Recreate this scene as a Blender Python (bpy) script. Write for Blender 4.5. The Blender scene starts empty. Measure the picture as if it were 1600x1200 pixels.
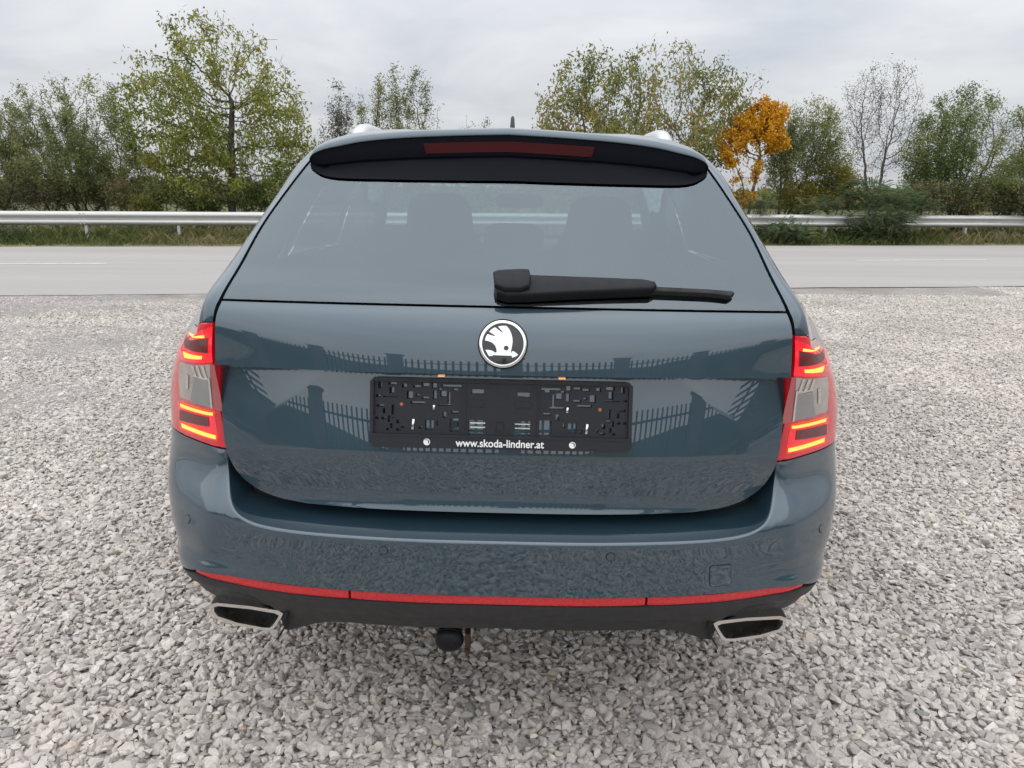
import bpy, bmesh, math, random
import numpy as np
from mathutils import Vector, Matrix
R = math.radians
rng = np.random.default_rng(7)
random.seed(7)
scn = bpy.context.scene
COL = scn.collection

# ------------------------------------------------------------------ camera
# the camera is described in the car's own frame (X right, Y forward, Z up, origin under
# the rear bumper); the car itself leans 0.7 degrees on the uneven gravel
F_PX = 1200.0
CAM = np.array((.0245, -1.41, 1.29))
YAW, PITCH, ROLL = R(-.2), R(14.2), R(1.237)
LEAN = R(.7)


def cam_axes():
    cy, sy = math.cos(YAW), math.sin(YAW)
    cp, sp = math.cos(PITCH), math.sin(PITCH)
    fw = np.array([sy * cp, cy * cp, -sp])
    rt = np.array([cy, -sy, 0.])
    dn = np.cross(fw, rt)
    cr, sr = math.cos(ROLL), math.sin(ROLL)
    return cr * rt - sr * dn, sr * rt + cr * dn, fw


AX = cam_axes()
MC = np.array([[math.cos(LEAN), 0, math.sin(LEAN)], [0, 1, 0], [-math.sin(LEAN), 0, math.cos(LEAN)]])
camd = bpy.data.cameras.new('camera')
camd.sensor_width = 36.0
camd.lens = F_PX / 1600 * 36.0
camd.clip_start = .05
camd.clip_end = 3000
cam = bpy.data.objects.new('camera', camd)
COL.objects.link(cam)
cw = MC @ CAM
ar, ad, af = (MC @ v for v in AX)
cam.matrix_world = Matrix(((ar[0], -ad[0], -af[0], cw[0]), (ar[1], -ad[1], -af[1], cw[1]),
                           (ar[2], -ad[2], -af[2], cw[2]), (0, 0, 0, 1)))
scn.camera = cam

# ------------------------------------------------------------------ world: overcast sky
SUN_EL, SUN_AZ = R(58), R(200)
world = bpy.data.worlds.new('World')
scn.world = world
world.use_nodes = True
wn, wl = world.node_tree.nodes, world.node_tree.links
wn.clear()
w_out = wn.new('ShaderNodeOutputWorld')
w_bg = wn.new('ShaderNodeBackground')
w_bg.inputs['Strength'].default_value = .1
w_sky = wn.new('ShaderNodeTexSky')
w_sky.sky_type = 'NISHITA'
w_sky.sun_disc = False
w_sky.sun_elevation = SUN_EL
w_sky.sun_rotation = SUN_AZ
w_tc = wn.new('ShaderNodeTexCoord')
w_sep = wn.new('ShaderNodeSeparateXYZ')
wl.new(w_tc.outputs['Generated'], w_sep.inputs[0])


def wmath(op, a, b=None):
    n = wn.new('ShaderNodeMath')
    n.operation = op
    for i, x in enumerate((a, b)):
        if x is None:
            continue
        if isinstance(x, (int, float)):
            n.inputs[i].default_value = x
        else:
            wl.new(x, n.inputs[i])
    return n.outputs[0]


zc = wmath('MAXIMUM', w_sep.outputs[2], 0.0)
den = wmath('ADD', zc, .22)
w_cmb = wn.new('ShaderNodeCombineXYZ')
wl.new(wmath('DIVIDE', w_sep.outputs[0], den), w_cmb.inputs[0])
wl.new(wmath('DIVIDE', w_sep.outputs[1], den), w_cmb.inputs[1])
w_n = wn.new('ShaderNodeTexNoise')
w_n.inputs['Scale'].default_value = 1.15
w_n.inputs['Detail'].default_value = 6
w_n.inputs['Roughness'].default_value = .52
w_n.inputs['Distortion'].default_value = .35
wl.new(w_cmb.outputs[0], w_n.inputs['Vector'])
w_r = wn.new('ShaderNodeValToRGB')
w_r.color_ramp.elements[0].position = .36
w_r.color_ramp.elements[0].color = (.65, .69, .76, 1)
w_r.color_ramp.elements[1].position = .62
w_r.color_ramp.elements[1].color = (.91, .92, .94, 1)
wl.new(w_n.outputs['Fac'], w_r.inputs[0])
# an overcast sky grows brighter from the horizon to the zenith
gain = wmath('MULTIPLY', wmath('ADD', wmath('MULTIPLY', zc, 1.15), .60), 10.0)
w_vm = wn.new('ShaderNodeVectorMath')
w_vm.operation = 'SCALE'
wl.new(w_r.outputs[0], w_vm.inputs[0])
wl.new(gain, w_vm.inputs['Scale'])
w_mix = wn.new('ShaderNodeMix')
w_mix.data_type = 'RGBA'
w_mix.inputs[0].default_value = .93
wl.new(w_sky.outputs[0], w_mix.inputs[6])
wl.new(w_vm.outputs[0], w_mix.inputs[7])
wl.new(w_mix.outputs[2], w_bg.inputs['Color'])
wl.new(w_bg.outputs[0], w_out.inputs['Surface'])

sund = bpy.data.lights.new('sun', 'SUN')
sund.energy = 1.4
sund.angle = R(140)
sund.color = (1, .97, .92)
sun = bpy.data.objects.new('sun', sund)
COL.objects.link(sun)
sdir = Vector((math.sin(SUN_AZ) * math.cos(SUN_EL), math.cos(SUN_AZ) * math.cos(SUN_EL), math.sin(SUN_EL)))
sun.rotation_euler = sdir.to_track_quat('Z', 'Y').to_euler()
sun.location = (0, 0, 20)
scn.view_settings.view_transform = 'Standard'
scn.view_settings.look = 'None'
scn.view_settings.exposure = .25
scn.view_settings.gamma = 1


# ------------------------------------------------------------------ pixel helpers (photo pixels, 1600 x 1200)
def pray(u, v):
    return AX[2] + AX[0] * (u - 800) / F_PX + AX[1] * (v - 600) / F_PX


def proj(P):
    v = np.asarray(P, float) - CAM
    z = v @ AX[2]
    return np.stack([800 + F_PX * (v @ AX[0]) / z, 600 + F_PX * (v @ AX[1]) / z], -1)


def car_at(u, v, Y):
    """point of the car frame seen at a pixel, on the plane Y = const"""
    d = pray(u, v)
    return CAM + d * ((Y - CAM[1]) / d[1])


def world_at(u, v, Y):
    d = MC @ pray(u, v)
    return cw + d * ((Y - cw[1]) / d[1])


# ------------------------------------------------------------------ materials
MATS = {}


def pmat(name, col, rough=.5, metal=0., coat=0., spec=.5, emis=None, es=0., ior=1.5, croug=.03):
    m = bpy.data.materials.new(name)
    m.use_nodes = True
    b = m.node_tree.nodes['Principled BSDF']
    b.inputs['Base Color'].default_value = (*col, 1)
    b.inputs['Roughness'].default_value = rough
    b.inputs['Metallic'].default_value = metal
    b.inputs['Coat Weight'].default_value = coat
    b.inputs['Coat Roughness'].default_value = croug
    b.inputs['Specular IOR Level'].default_value = spec
    b.inputs['IOR'].default_value = ior
    if emis:
        b.inputs['Emission Color'].default_value = (*emis, 1)
        b.inputs['Emission Strength'].default_value = es
    MATS[name] = m
    return m


def nd(m, kind, **kw):
    n = m.node_tree.nodes.new(kind)
    for k, v in kw.items():
        if k in n.inputs:
            n.inputs[k].default_value = v
        else:
            setattr(n, k, v)
    return n


def lk(m, a, b):
    m.node_tree.links.new(a, b)


def noise_rough(m, lo, hi, scale=30., bump=0., bscale=200., colvar=0.):
    """uneven gloss, a little colour drift and fine relief"""
    b = m.node_tree.nodes['Principled BSDF']
    tc = nd(m, 'ShaderNodeTexCoord')
    n = nd(m, 'ShaderNodeTexNoise', Scale=scale, Detail=4.)
    lk(m, tc.outputs['Object'], n.inputs['Vector'])
    mr = nd(m, 'ShaderNodeMapRange')
    mr.inputs[1].default_value = .3
    mr.inputs[2].default_value = .7
    mr.inputs[3].default_value = lo
    mr.inputs[4].default_value = hi
    lk(m, n.outputs['Fac'], mr.inputs[0])
    lk(m, mr.outputs[0], b.inputs['Roughness'])
    if bump:
        n2 = nd(m, 'ShaderNodeTexNoise', Scale=bscale, Detail=2.)
        lk(m, tc.outputs['Object'], n2.inputs['Vector'])
        bp = nd(m, 'ShaderNodeBump', Strength=bump, Distance=.002)
        lk(m, n2.outputs['Fac'], bp.inputs['Height'])
        lk(m, bp.outputs[0], b.inputs['Normal'])
    if colvar:
        base = b.inputs['Base Color'].default_value[:3]
        cr = nd(m, 'ShaderNodeValToRGB')
        cr.color_ramp.elements[0].color = (*[c * (1 - colvar) for c in base], 1)
        cr.color_ramp.elements[1].color = (*[min(1, c * (1 + colvar)) for c in base], 1)
        lk(m, n.outputs['Fac'], cr.inputs[0])
        lk(m, cr.outputs[0], b.inputs['Base Color'])
    return m


paint = pmat('car_paint', (.026, .058, .084), .34, .5, 1.0, croug=.008)
paint.node_tree.nodes['Principled BSDF'].inputs['Coat IOR'].default_value = 1.78
noise_rough(paint, .30, .38, 9, 0, colvar=.05)
black_gloss = pmat('gloss_black', (.008, .008, .01), .12, 0, .6)
black_plastic = noise_rough(pmat('black_plastic', (.008, .009, .012), .5, spec=.25), .38, .55, 60, .15, 700)
grey_plastic = noise_rough(pmat('dark_grey_plastic', (.028, .0285, .030), .55, spec=.4), .42, .6, 40, .25, 900)
holder_plastic = noise_rough(pmat('holder_plastic', (.011, .0125, .018), .45, spec=.4), .35, .55, 40, .1, 500)
dark = pmat('dark_gap', (.004, .004, .005), .8)
rubber = noise_rough(pmat('rubber', (.013, .013, .013), .8), .6, .85, 30)
chrome = noise_rough(pmat('chrome', (.82, .82, .83), .08, 1.), .05, .14, 50)
steel = noise_rough(pmat('exhaust_steel', (.78, .76, .73), .2, 1.), .14, .28, 60, colvar=.06)
alloy = noise_rough(pmat('alloy', (.45, .46, .48), .3, 1.), .25, .4, 20)
rail_silver = noise_rough(pmat('roof_rail_silver', (.70, .71, .72), .35, 1.), .3, .4, 20)
red_refl = noise_rough(pmat('red_reflector', (.52, .006, .012), .25, 0, 1.0), .2, .32, 120, .3, 900)
brake_red = pmat('brake_lens', (.050, .003, .005), .4, 0, 0, spec=.25)
spoiler_shaded = pmat('spoiler_shaded', (.004, .005, .009), .6, spec=.12)  # rear face is body paint with its shade put into the colour; skirt black
lens_red = pmat('lens_red', (.46, .006, .016), .2, 0, 1.0, emis=(1, .012, .03), es=.10)
lens_deep = pmat('lens_deep_red', (.07, .003, .006), .3, 0, .5, emis=(1, .01, .02), es=.03)
lens_glow = pmat('lens_glow', (.50, .006, .015), .25, 0, .8, emis=(1, .012, .03), es=.42)
lens_rim = pmat('lens_rim', (.40, .10, .10), .15, 0, 1.0)
lens_clear = noise_rough(pmat('lens_clear', (.44, .39, .36), .15, .35, 1.0), .1, .25, 25, colvar=.25)
lens_bright = pmat('reflector_bright', (.75, .74, .72), .15, .9, 1.0)
led = pmat('led_bar', (1, .5, .1), .4, emis=(1, .30, .045), es=1.35)
lamp_warm = pmat('plate_lamp', (.9, .6, .35), .4, emis=(1, .36, .10), es=.5)
white_print = pmat('white_print', (.78, .78, .78), .5)
rust_dark = noise_rough(pmat('rust_brown', (.045, .022, .013), .8), .7, .9, 160, colvar=.6)
rust = noise_rough(pmat('rust_orange', (.35, .12, .04), .7), .6, .8, 200, colvar=.5)
cabin = noise_rough(pmat('cabin_black', (.02, .02, .022), .85), .8, .9, 30)
cabin_pale = pmat('cabin_trim', (.10, .105, .11), .8)


def glass_mat(name, tint, ior):
    m = bpy.data.materials.new(name)
    m.use_nodes = True
    t = m.node_tree
    t.nodes.clear()
    o = t.nodes.new('ShaderNodeOutputMaterial')
    mx = t.nodes.new('ShaderNodeMixShader')
    tr = t.nodes.new('ShaderNodeBsdfTransparent')
    gl = t.nodes.new('ShaderNodeBsdfGlossy')
    fr = t.nodes.new('ShaderNodeFresnel')
    tr.inputs[0].default_value = (*tint, 1)
    gl.inputs['Roughness'].default_value = .02
    gl.inputs['Color'].default_value = (.80, .92, 1, 1)
    fr.inputs[0].default_value = ior
    t.links.new(fr.outputs[0], mx.inputs[0])
    t.links.new(tr.outputs[0], mx.inputs[1])
    t.links.new(gl.outputs[0], mx.inputs[2])
    t.links.new(mx.outputs[0], o.inputs[0])
    MATS[name] = m
    return m


rear_glass = glass_mat('tinted_glass', (.36, .45, .45), 2.15)
side_glass = glass_mat('privacy_glass', (.14, .17, .18), 1.55)
clear_glass = glass_mat('clear_glass', (.62, .72, .70), 1.5)
frit = pmat('window_frit', (.012, .012, .016), .3)


# ------------------------------------------------------------------ object helpers
def empty(name, loc=(0, 0, 0), label=None, cat=None, group=None):
    o = bpy.data.objects.new(name, None)
    o.empty_display_size = .2
    o.location = loc
    COL.objects.link(o)
    tag(o, label, cat, group)
    return o


def tag(o, label=None, cat=None, group=None, kind=None):
    for k, v in (('label', label), ('category', cat), ('group', group), ('kind', kind)):
        if v:
            o[k] = v
    return o


def link_mesh(name, me, parent=None, mat=None):
    if mat is not None:
        me.materials.append(mat)
    o = bpy.data.objects.new(name, me)
    COL.objects.link(o)
    if parent is not None:
        o.parent = parent
    return o


def pyobj(name, verts, faces, mat, parent=None, angle=35, smooth=True):
    me = bpy.data.meshes.new(name)
    me.from_pydata([tuple(map(float, v)) for v in verts], [], [tuple(int(i) for i in f) for f in faces])
    me.validate()
    if smooth:
        me.polygons.foreach_set('use_smooth', [True] * len(me.polygons))
        if angle:
            me.set_sharp_from_angle(angle=R(angle))
    return link_mesh(name, me, parent, mat)


def bmobj(name, bm, mat, parent=None, angle=35):
    me = bpy.data.meshes.new(name)
    bm.normal_update()
    bm.to_mesh(me)
    bm.free()
    me.polygons.foreach_set('use_smooth', [True] * len(me.polygons))
    if angle:
        me.set_sharp_from_angle(angle=R(angle))
    return link_mesh(name, me, parent, mat)


def fast_mesh(name, V, Fc, attrs=None, smooth=False):
    """numpy arrays (n,3) and (m,k) straight into a mesh"""
    me = bpy.data.meshes.new(name)
    V = np.ascontiguousarray(V, np.float32)
    Fc = np.ascontiguousarray(Fc, np.int32)
    m, k = Fc.shape
    me.vertices.add(len(V))
    me.vertices.foreach_set('co', V.ravel())
    me.loops.add(m * k)
    me.loops.foreach_set('vertex_index', Fc.ravel())
    me.polygons.add(m)
    me.polygons.foreach_set('loop_start', np.arange(0, m * k, k, dtype=np.int32))
    me.polygons.foreach_set('use_smooth', np.full(m, bool(smooth)))
    for an, (dom, data) in (attrs or {}).items():
        tp = 'INT' if data.dtype.kind == 'i' else 'FLOAT'
        at = me.attributes.new(an, tp, dom)
        at.data.foreach_set('value', data.astype(np.int32 if tp == 'INT' else np.float32))
    me.update(calc_edges=True)
    return me


def add_box(bm, c, s, rot=None, bevel=0.):
    """box of full size s centred on c, optionally rotated (Matrix) and bevelled"""
    r = bmesh.ops.create_cube(bm, size=1.0)
    vs = r['verts']
    for v in vs:
        p = Vector((v.co.x * s[0], v.co.y * s[1], v.co.z * s[2]))
        if rot is not None:
            p = rot @ p
        v.co = p + Vector(c)
    if bevel:
        es = list({e for v in vs for e in v.link_edges})
        bmesh.ops.bevel(bm, geom=es, offset=bevel, segments=2, profile=.6, affect='EDGES')


def add_tube(bm, pts, rad, n=8, cap=True):
    pts = [Vector(p) for p in pts]
    rads = rad if isinstance(rad, (list, tuple)) else [rad] * len(pts)
    rings = []
    for i, p in enumerate(pts):
        t = (pts[min(i + 1, len(pts) - 1)] - pts[max(i - 1, 0)]).normalized()
        up = Vector((0, 0, 1)) if abs(t.z) < .9 else Vector((0, 1, 0))
        s = t.cross(up).normalized()
        u = s.cross(t).normalized()
        rings.append([bm.verts.new(p + (s * math.cos(2 * math.pi * k / n) + u * math.sin(2 * math.pi * k / n)) * rads[i])
                      for k in range(n)])
    for a, b in zip(rings, rings[1:]):
        for k in range(n):
            bm.faces.new((a[k], a[(k + 1) % n], b[(k + 1) % n], b[k]))
    if cap:
        bm.faces.new(rings[0])
        bm.faces.new(rings[-1][::-1])


def superbox(c, s, e=.35, nu=20, nv=12):
    """soft-cornered cushion (superellipsoid) of full size s"""
    V, Fc = [], []

    def sp(x, p):
        return math.copysign(abs(x) ** p, x)
    for j in range(nv + 1):
        ph = -math.pi / 2 + math.pi * j / nv
        for i in range(nu):
            th = 2 * math.pi * i / nu
            V.append((c[0] + s[0] / 2 * sp(math.cos(ph), e) * sp(math.cos(th), e),
                      c[1] + s[1] / 2 * sp(math.cos(ph), e) * sp(math.sin(th), e),
                      c[2] + s[2] / 2 * sp(math.sin(ph), e)))
    for j in range(nv):
        for i in range(nu):
            a, b = j * nu + i, j * nu + (i + 1) % nu
            Fc.append((a, b, b + nu, a + nu))
    return V, Fc


# ================================================================== THE CAR
# hull: plan curves stacked by height, S(a, Z); a runs from the rear centre (0) round the
# corner (4..5) along the flank (9..12) to the nose (15); negative a is the left side
def pchip(xk,yk):
    xk=np.array(xk,float);yk=np.array(yk,float);h=np.diff(xk);d=np.diff(yk)/h
    m=np.zeros(len(xk));m[0]=d[0];m[-1]=d[-1]
    for i in range(1,len(xk)-1):
        if d[i-1]*d[i]>0:
            w1=2*h[i]+h[i-1];w2=h[i]+2*h[i-1];m[i]=(w1+w2)/(w1/d[i-1]+w2/d[i])
    def f(x):
        x=np.clip(np.asarray(x,float),xk[0],xk[-1]);i=np.clip(np.searchsorted(xk,x,'right')-1,0,len(xk)-2)
        t=(x-xk[i])/h[i];t2=t*t;t3=t2*t
        return (2*t3-3*t2+1)*yk[i]+(t3-2*t2+t)*h[i]*m[i]+(-2*t3+3*t2)*yk[i+1]+(t3-t2)*h[i]*m[i+1]
    return f
LEV=dict(
 Z =[.20,.30,.36,.43,.475,.54,.606,.70,.78,.86,.936,1.0,1.068,1.13,1.20,1.28,1.34,1.40,1.44,1.455,1.465],
 Yc=[.13,.085,.06,.018,.0,.0,.0,.045,.06,.058,.05,.068,.095,.165,.247,.34,.41,.52,.73,1.0,1.25],
 k =[.3,.33,.33,.33,.33,.36,.40,.42,.38,.30,.23,.16,.09,.09,.09,.09,.09,.09,.09,.09,.09],
 wc=[.56,.60,.625,.648,.655,.65,.645,.635,.625,.62,.615,.605,.587,.558,.53,.497,.472,.42,.31,.19,.10],
 W =[.84,.86,.87,.885,.89,.895,.90,.905,.905,.90,.885,.855,.80,.765,.72,.66,.61,.525,.40,.26,.14],
 p =[1.6]*10+[1.6,1.35,1.15,1.1,1.1,1.1,1.1,1.1,1.2,1.2,1.2],
 dx=[.035,.05,.06,.065,.068,.09,.106,.128,.131,.112,.073,.025,.02,.02,.02,.02,.02,.02,.03,.03,.03],
 Yf=[4.50,4.62,4.66,4.68,4.685,4.68,4.675,4.62,4.50,4.18,3.75,3.46,3.33,3.2,3.04,2.86,2.72,2.52,2.3,2.15,1.9])
LF={k:pchip(LEV['Z'],LEV[k]) for k in LEV if k!='Z'}
NC=16
def ctrl(Z):
    Z=np.asarray(Z,float); g={k:LF[k](Z) for k in LF}
    Yc,k,wc,W,p,Yf,dx=(g[n] for n in('Yc','k','wc','W','p','Yf','dx'))
    C=np.zeros(Z.shape+(NC,2))
    for j,fr in enumerate((0,.32,.64,.88,1.0)):
        C[...,j,0]=wc*fr;C[...,j,1]=Yc+k*(wc*fr)**3
    y4=C[...,4,1]; x5=wc+dx; y5=y4+.02+dx*.75; yw=np.maximum(.95,y5+.5)
    C[...,5,0]=x5;C[...,5,1]=y5
    for j,fr in ((6,.16),(7,.36),(8,.64),(9,1.0)):
        y=y5+(yw-y5)*fr
        C[...,j,1]=y;C[...,j,0]=W-(W-x5)*((1-fr)**p)
    for j,fr,wf in ((10,.38,1.0),(11,.72,.99),(12,1.,.955)):
        y=yw+(np.maximum(Yf-.35,yw+.1)-yw)*fr
        C[...,j,0]=W*wf;C[...,j,1]=y
    yl=C[...,12,1]
    C[...,13,0]=W*.80;C[...,13,1]=yl+(Yf-yl)*.62
    C[...,14,0]=W*.45;C[...,14,1]=yl+(Yf-yl)*.92
    C[...,15,0]=0;C[...,15,1]=Yf
    return C
def S(a,Z):
    a,Z=np.broadcast_arrays(np.asarray(a,float),np.asarray(Z,float))
    sg=np.where(a<0,-1.,1.);a=np.abs(a);C=ctrl(Z)
    i=np.clip(np.floor(a).astype(int),0,NC-2);t=(a-i)[...,None]
    def g(j):
        jj=np.where(j<0,-j,np.where(j>NC-1,2*(NC-1)-j,j))
        P=np.take_along_axis(C,jj[...,None,None].repeat(2,-1),-2)[...,0,:].copy()
        P[...,0]=np.where((j<0)|(j>NC-1),-P[...,0],P[...,0]);return P
    p0,p1,p2,p3=g(i-1),g(i),g(i+1),g(i+2)
    P=.5*(2*p1+(p2-p0)*t+(2*p0-5*p1+4*p2-p3)*t*t+(3*p1-p0-3*p2+p3)*t**3)
    return np.stack([sg*P[...,0],P[...,1],Z],-1)
def unproj(u,v,a0=None,z0=.8):
    d=pray(u,v)
    best=None
    for at in ([a0] if a0 is not None else ([-4.,-2.,-5.5] if u<790 else [4.,2.,5.5])):
        x=np.array([at,z0])
        for _ in range(40):
            e=1e-4
            q=proj(S(x[0],x[1]));r=q-np.array([u,v])
            J=np.stack([(proj(S(x[0]+e,x[1]))-q)/e,(proj(S(x[0],x[1]+e))-q)/e],-1)
            try: st=np.linalg.solve(J,r)
            except Exception: break
            st=np.clip(st,[-.5,-.08],[.5,.08]);x=x-st
            if abs(x[0])>9 or not(.2<x[1]<1.45): x=np.clip(x,[-9,.2],[9,1.45])
        er=np.abs(proj(S(x[0],x[1]))-np.array([u,v])).max()
        if best is None or er<best[0]: best=(er,x)
    return best[1],best[0]


def normals(P):
    du = np.gradient(P, axis=1)
    dv = np.gradient(P, axis=0)
    n = np.cross(du, dv)
    return n / np.maximum(np.linalg.norm(n, axis=-1, keepdims=True), 1e-9)


def resample(poly, n):
    poly = np.asarray(poly, float)
    sc = np.array([.12, 1.0])
    d = np.r_[0, np.cumsum(np.linalg.norm(np.diff(poly * sc, axis=0), axis=1))]
    t = np.linspace(0, d[-1], n)
    return np.stack([np.interp(t, d, poly[:, 0]), np.interp(t, d, poly[:, 1])], -1)


def smooth_poly(poly, it=2):
    poly = np.asarray(poly, float)
    for _ in range(it):
        q = [poly[0]]
        for a, b in zip(poly, poly[1:]):
            q += [a * .75 + b * .25, a * .25 + b * .75]
        q.append(poly[-1])
        poly = np.array(q)
    return poly


def coons(bot, top, left, right, nu, nv):
    """(nv, nu, 2) grid in the (a, z) domain between four curves"""
    b, t = resample(bot, nu), resample(top, nu)
    l, r = resample(left, nv), resample(right, nv)
    u = np.linspace(0, 1, nu)[None, :, None]
    v = np.linspace(0, 1, nv)[:, None, None]
    return ((1 - v) * b[None] + v * t[None] + (1 - u) * l[:, None] + u * r[:, None]
            - ((1 - u) * (1 - v) * b[0] + u * (1 - v) * b[-1] + (1 - u) * v * t[0] + u * v * t[-1]))


def dom(D, s=1, off=0.):
    """domain grid -> points on the hull, lifted by off along the outward normal"""
    P = S(D[..., 0], D[..., 1])
    if off:
        N = normals(P)
        ref = P - np.array([0, 2.2, .7])
        sg = np.sign((N * ref).sum(-1).mean())
        P = P + N * off * sg
    if s < 0:
        P = P * np.array([-1, 1, 1])
    return P


def gridfaces(m, n, flip=False):
    i, j = np.meshgrid(np.arange(m - 1), np.arange(n - 1), indexing='ij')
    a = (i * n + j).ravel()
    f = np.stack([a, a + 1, a + n + 1, a + n], -1)
    return f[:, ::-1] if flip else f


def panel(name, P, mat, parent, depth=.012, bev=.0025, angle=35, ref=(0, 2.2, .7)):
    """curved sheet with its rim turned inwards and the edge rounded"""
    m, n, _ = P.shape
    N = normals(P)
    flip = (N * (P - np.array(ref))).sum(-1).mean() < 0
    if flip:
        N = -N
    bm = bmesh.new()
    vs = [bm.verts.new(p) for p in P.reshape(-1, 3)]
    for f in gridfaces(m, n, flip):
        bm.faces.new([vs[k] for k in f])
    loop = [(0, j) for j in range(n)] + [(i, n - 1) for i in range(1, m)] + \
           [(m - 1, j) for j in range(n - 2, -1, -1)] + [(i, 0) for i in range(m - 2, 0, -1)]
    inn = [bm.verts.new(P[i, j] - N[i, j] * depth) for i, j in loop]
    rim = []
    for k in range(len(loop)):
        k2 = (k + 1) % len(loop)
        a, b = vs[loop[k][0] * n + loop[k][1]], vs[loop[k2][0] * n + loop[k2][1]]
        q = (b, a, inn[k], inn[k2]) if not flip else (a, b, inn[k2], inn[k])
        bm.faces.new(q)
        rim.append(bm.edges.get((a, b)))
    if bev:
        bmesh.ops.bevel(bm, geom=rim, offset=bev, segments=2, profile=.5, affect='EDGES', clamp_overlap=True)
    return bmobj(name, bm, mat, parent, angle)


def U(u, v, a0=None, z0=.8):
    """photo pixel on the car's left side -> (|a|, z) on the hull"""
    x, e = unproj(u, v, a0, z0)
    return abs(x[0]), x[1]


car = empty('car', (0, 0, 0), 'dark blue-grey estate car parked on the gravel with its tail lights lit', 'car')
car.rotation_euler = (0, LEAN, 0)

# ---- bumper -------------------------------------------------------
LIP = [(0, .606), (.5, .606), (.865, .606), (1.483, .6055), (2.18, .605), (2.53, .607), (2.79, .617), (2.94, .630),
       (3.07, .652), (3.23, .691), (3.33, .741)]
LIGHT_BOT = [(3.33, .741), (4.13, .741), (4.65, .739), (5.1, .741), (5.9, .748), (6.9, .757)]
lip_s = smooth_poly(LIP, 2)
nl, nb2 = 64, 36
top_c = np.vstack([resample(lip_s, nl), resample(LIGHT_BOT + [(8.3, .752)], nb2)[1:]])
bot_c = resample([(0, .486), (1.45, .486), (2.2, .487), (3.2, .484), (4.0, .480), (4.3, .472), (5.2, .45), (6.5, .43), (8.2, .41)],
                 len(top_c))
nv_b = 15
vv = np.linspace(0, 1, nv_b)[:, None, None]
D = bot_c[None] * (1 - vv) + top_c[None] * vv
Pb = S(D[..., 0], D[..., 1])
# shallow swage that runs round the bumper corner above the red strip
sw = np.exp(-((D[..., 1] - .515) / .018) ** 2) * np.clip((D[..., 0] - 2.0) / 1.6, 0, 1) * .007
Nb = normals(Pb)
Nb *= np.sign((Nb * (Pb - np.array([0, 2.2, .7]))).sum(-1).mean())
Pb = Pb - Nb * sw[..., None]
Pfull = np.concatenate([(Pb * np.array([-1, 1, 1]))[:, :0:-1], Pb], 1)
m, n, _ = Pfull.shape
ctr = Pb.shape[1] - 1
bm = bmesh.new()
vs = [bm.verts.new(p) for p in Pfull.reshape(-1, 3)]
for f in gridfaces(m, n):
    bm.faces.new([vs[k] for k in f])
lo, hi = ctr - (nl - 1), ctr + (nl - 1)
led_v = []
lipe = []
prev = None
for j in range(lo, hi + 1):
    p = Pfull[m - 1, j]
    w = np.clip((p[2] - .606) / .05, 0, 1)
    w = w * w * (3 - 2 * w)
    sx = np.sign(p[0])
    q1 = p + (1 - w) * np.array([0, .095, .020]) + w * np.array([-sx * .022, .07, 0.])
    a = vs[(m - 1) * n + j]
    tv = p - Pfull[m - 2, j]
    tv = np.array([0, 0, 1.]) * (1 - w) + tv / np.linalg.norm(tv) * w
    tv = (1 - w) * tv + w * np.array([-sx * .9, -.35, .0])
    tv /= np.linalg.norm(tv)
    iv_ = q1 - p
    iv_ = iv_ / np.linalg.norm(iv_)
    rr_ = .0065
    cc_ = p - tv * rr_ + iv_ * rr_
    col_ = [a]
    a.co = Vector(p - tv * rr_)
    for th_ in (18, 36, 54, 72, 90):
        col_.append(bm.verts.new(cc_ - iv_ * rr_ * math.cos(R(th_)) + tv * rr_ * math.sin(R(th_))))
    col_.append(bm.verts.new(p * .5 + q1 * .5))
    col_.append(bm.verts.new(q1))
    if prev:
        for k_ in range(len(col_) - 1):
            bm.faces.new((prev[k_], col_[k_], col_[k_ + 1], prev[k_ + 1]))
    prev = col_
ins = {}


def inw(j, row):
    k = (row, j)
    if k not in ins:
        p = Pfull[row, j]
        c0 = np.array([p[0] * .97, p[1] + .014, p[2]])
        ins[k] = bm.verts.new(c0)
    return ins[k]


rim2 = []
for j in range(n - 1):
    a, b = vs[j], vs[j + 1]
    bm.faces.new((b, a, inw(j, 0), inw(j + 1, 0)))
    rim2.append(bm.edges.get((a, b)))
    if j < lo or j >= hi:
        a, b = vs[(m - 1) * n + j], vs[(m - 1) * n + j + 1]
        bm.faces.new((a, b, inw(j + 1, m - 1), inw(j, m - 1)))
        rim2.append(bm.edges.get((a, b)))
bmesh.ops.bevel(bm, geom=[e for e in rim2 if e.is_valid], offset=.002, segments=2, profile=.5, affect='EDGES', clamp_overlap=True)
bumper = bmobj('bumper', bm, paint, car, 40)


def on_hull(u, v, off=0., a0=None, z0=.55):
    """frame on the hull at a photo pixel: point, right, up, normal"""
    x, _ = unproj(u, v, a0, z0)
    e = 2e-3
    p = S(x[0], x[1])
    r = S(x[0] + e * 5, x[1]) - p
    t = S(x[0], x[1] + e) - p
    r /= np.linalg.norm(r)
    nn = np.cross(r, t)
    nn /= np.linalg.norm(nn)
    if nn[1] > 0:
        nn = -nn
    t = np.cross(nn, r)
    if t[2] < 0:
        t = -t
    return Vector(p + nn * off), Vector(r), Vector(t), Vector(nn)


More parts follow.
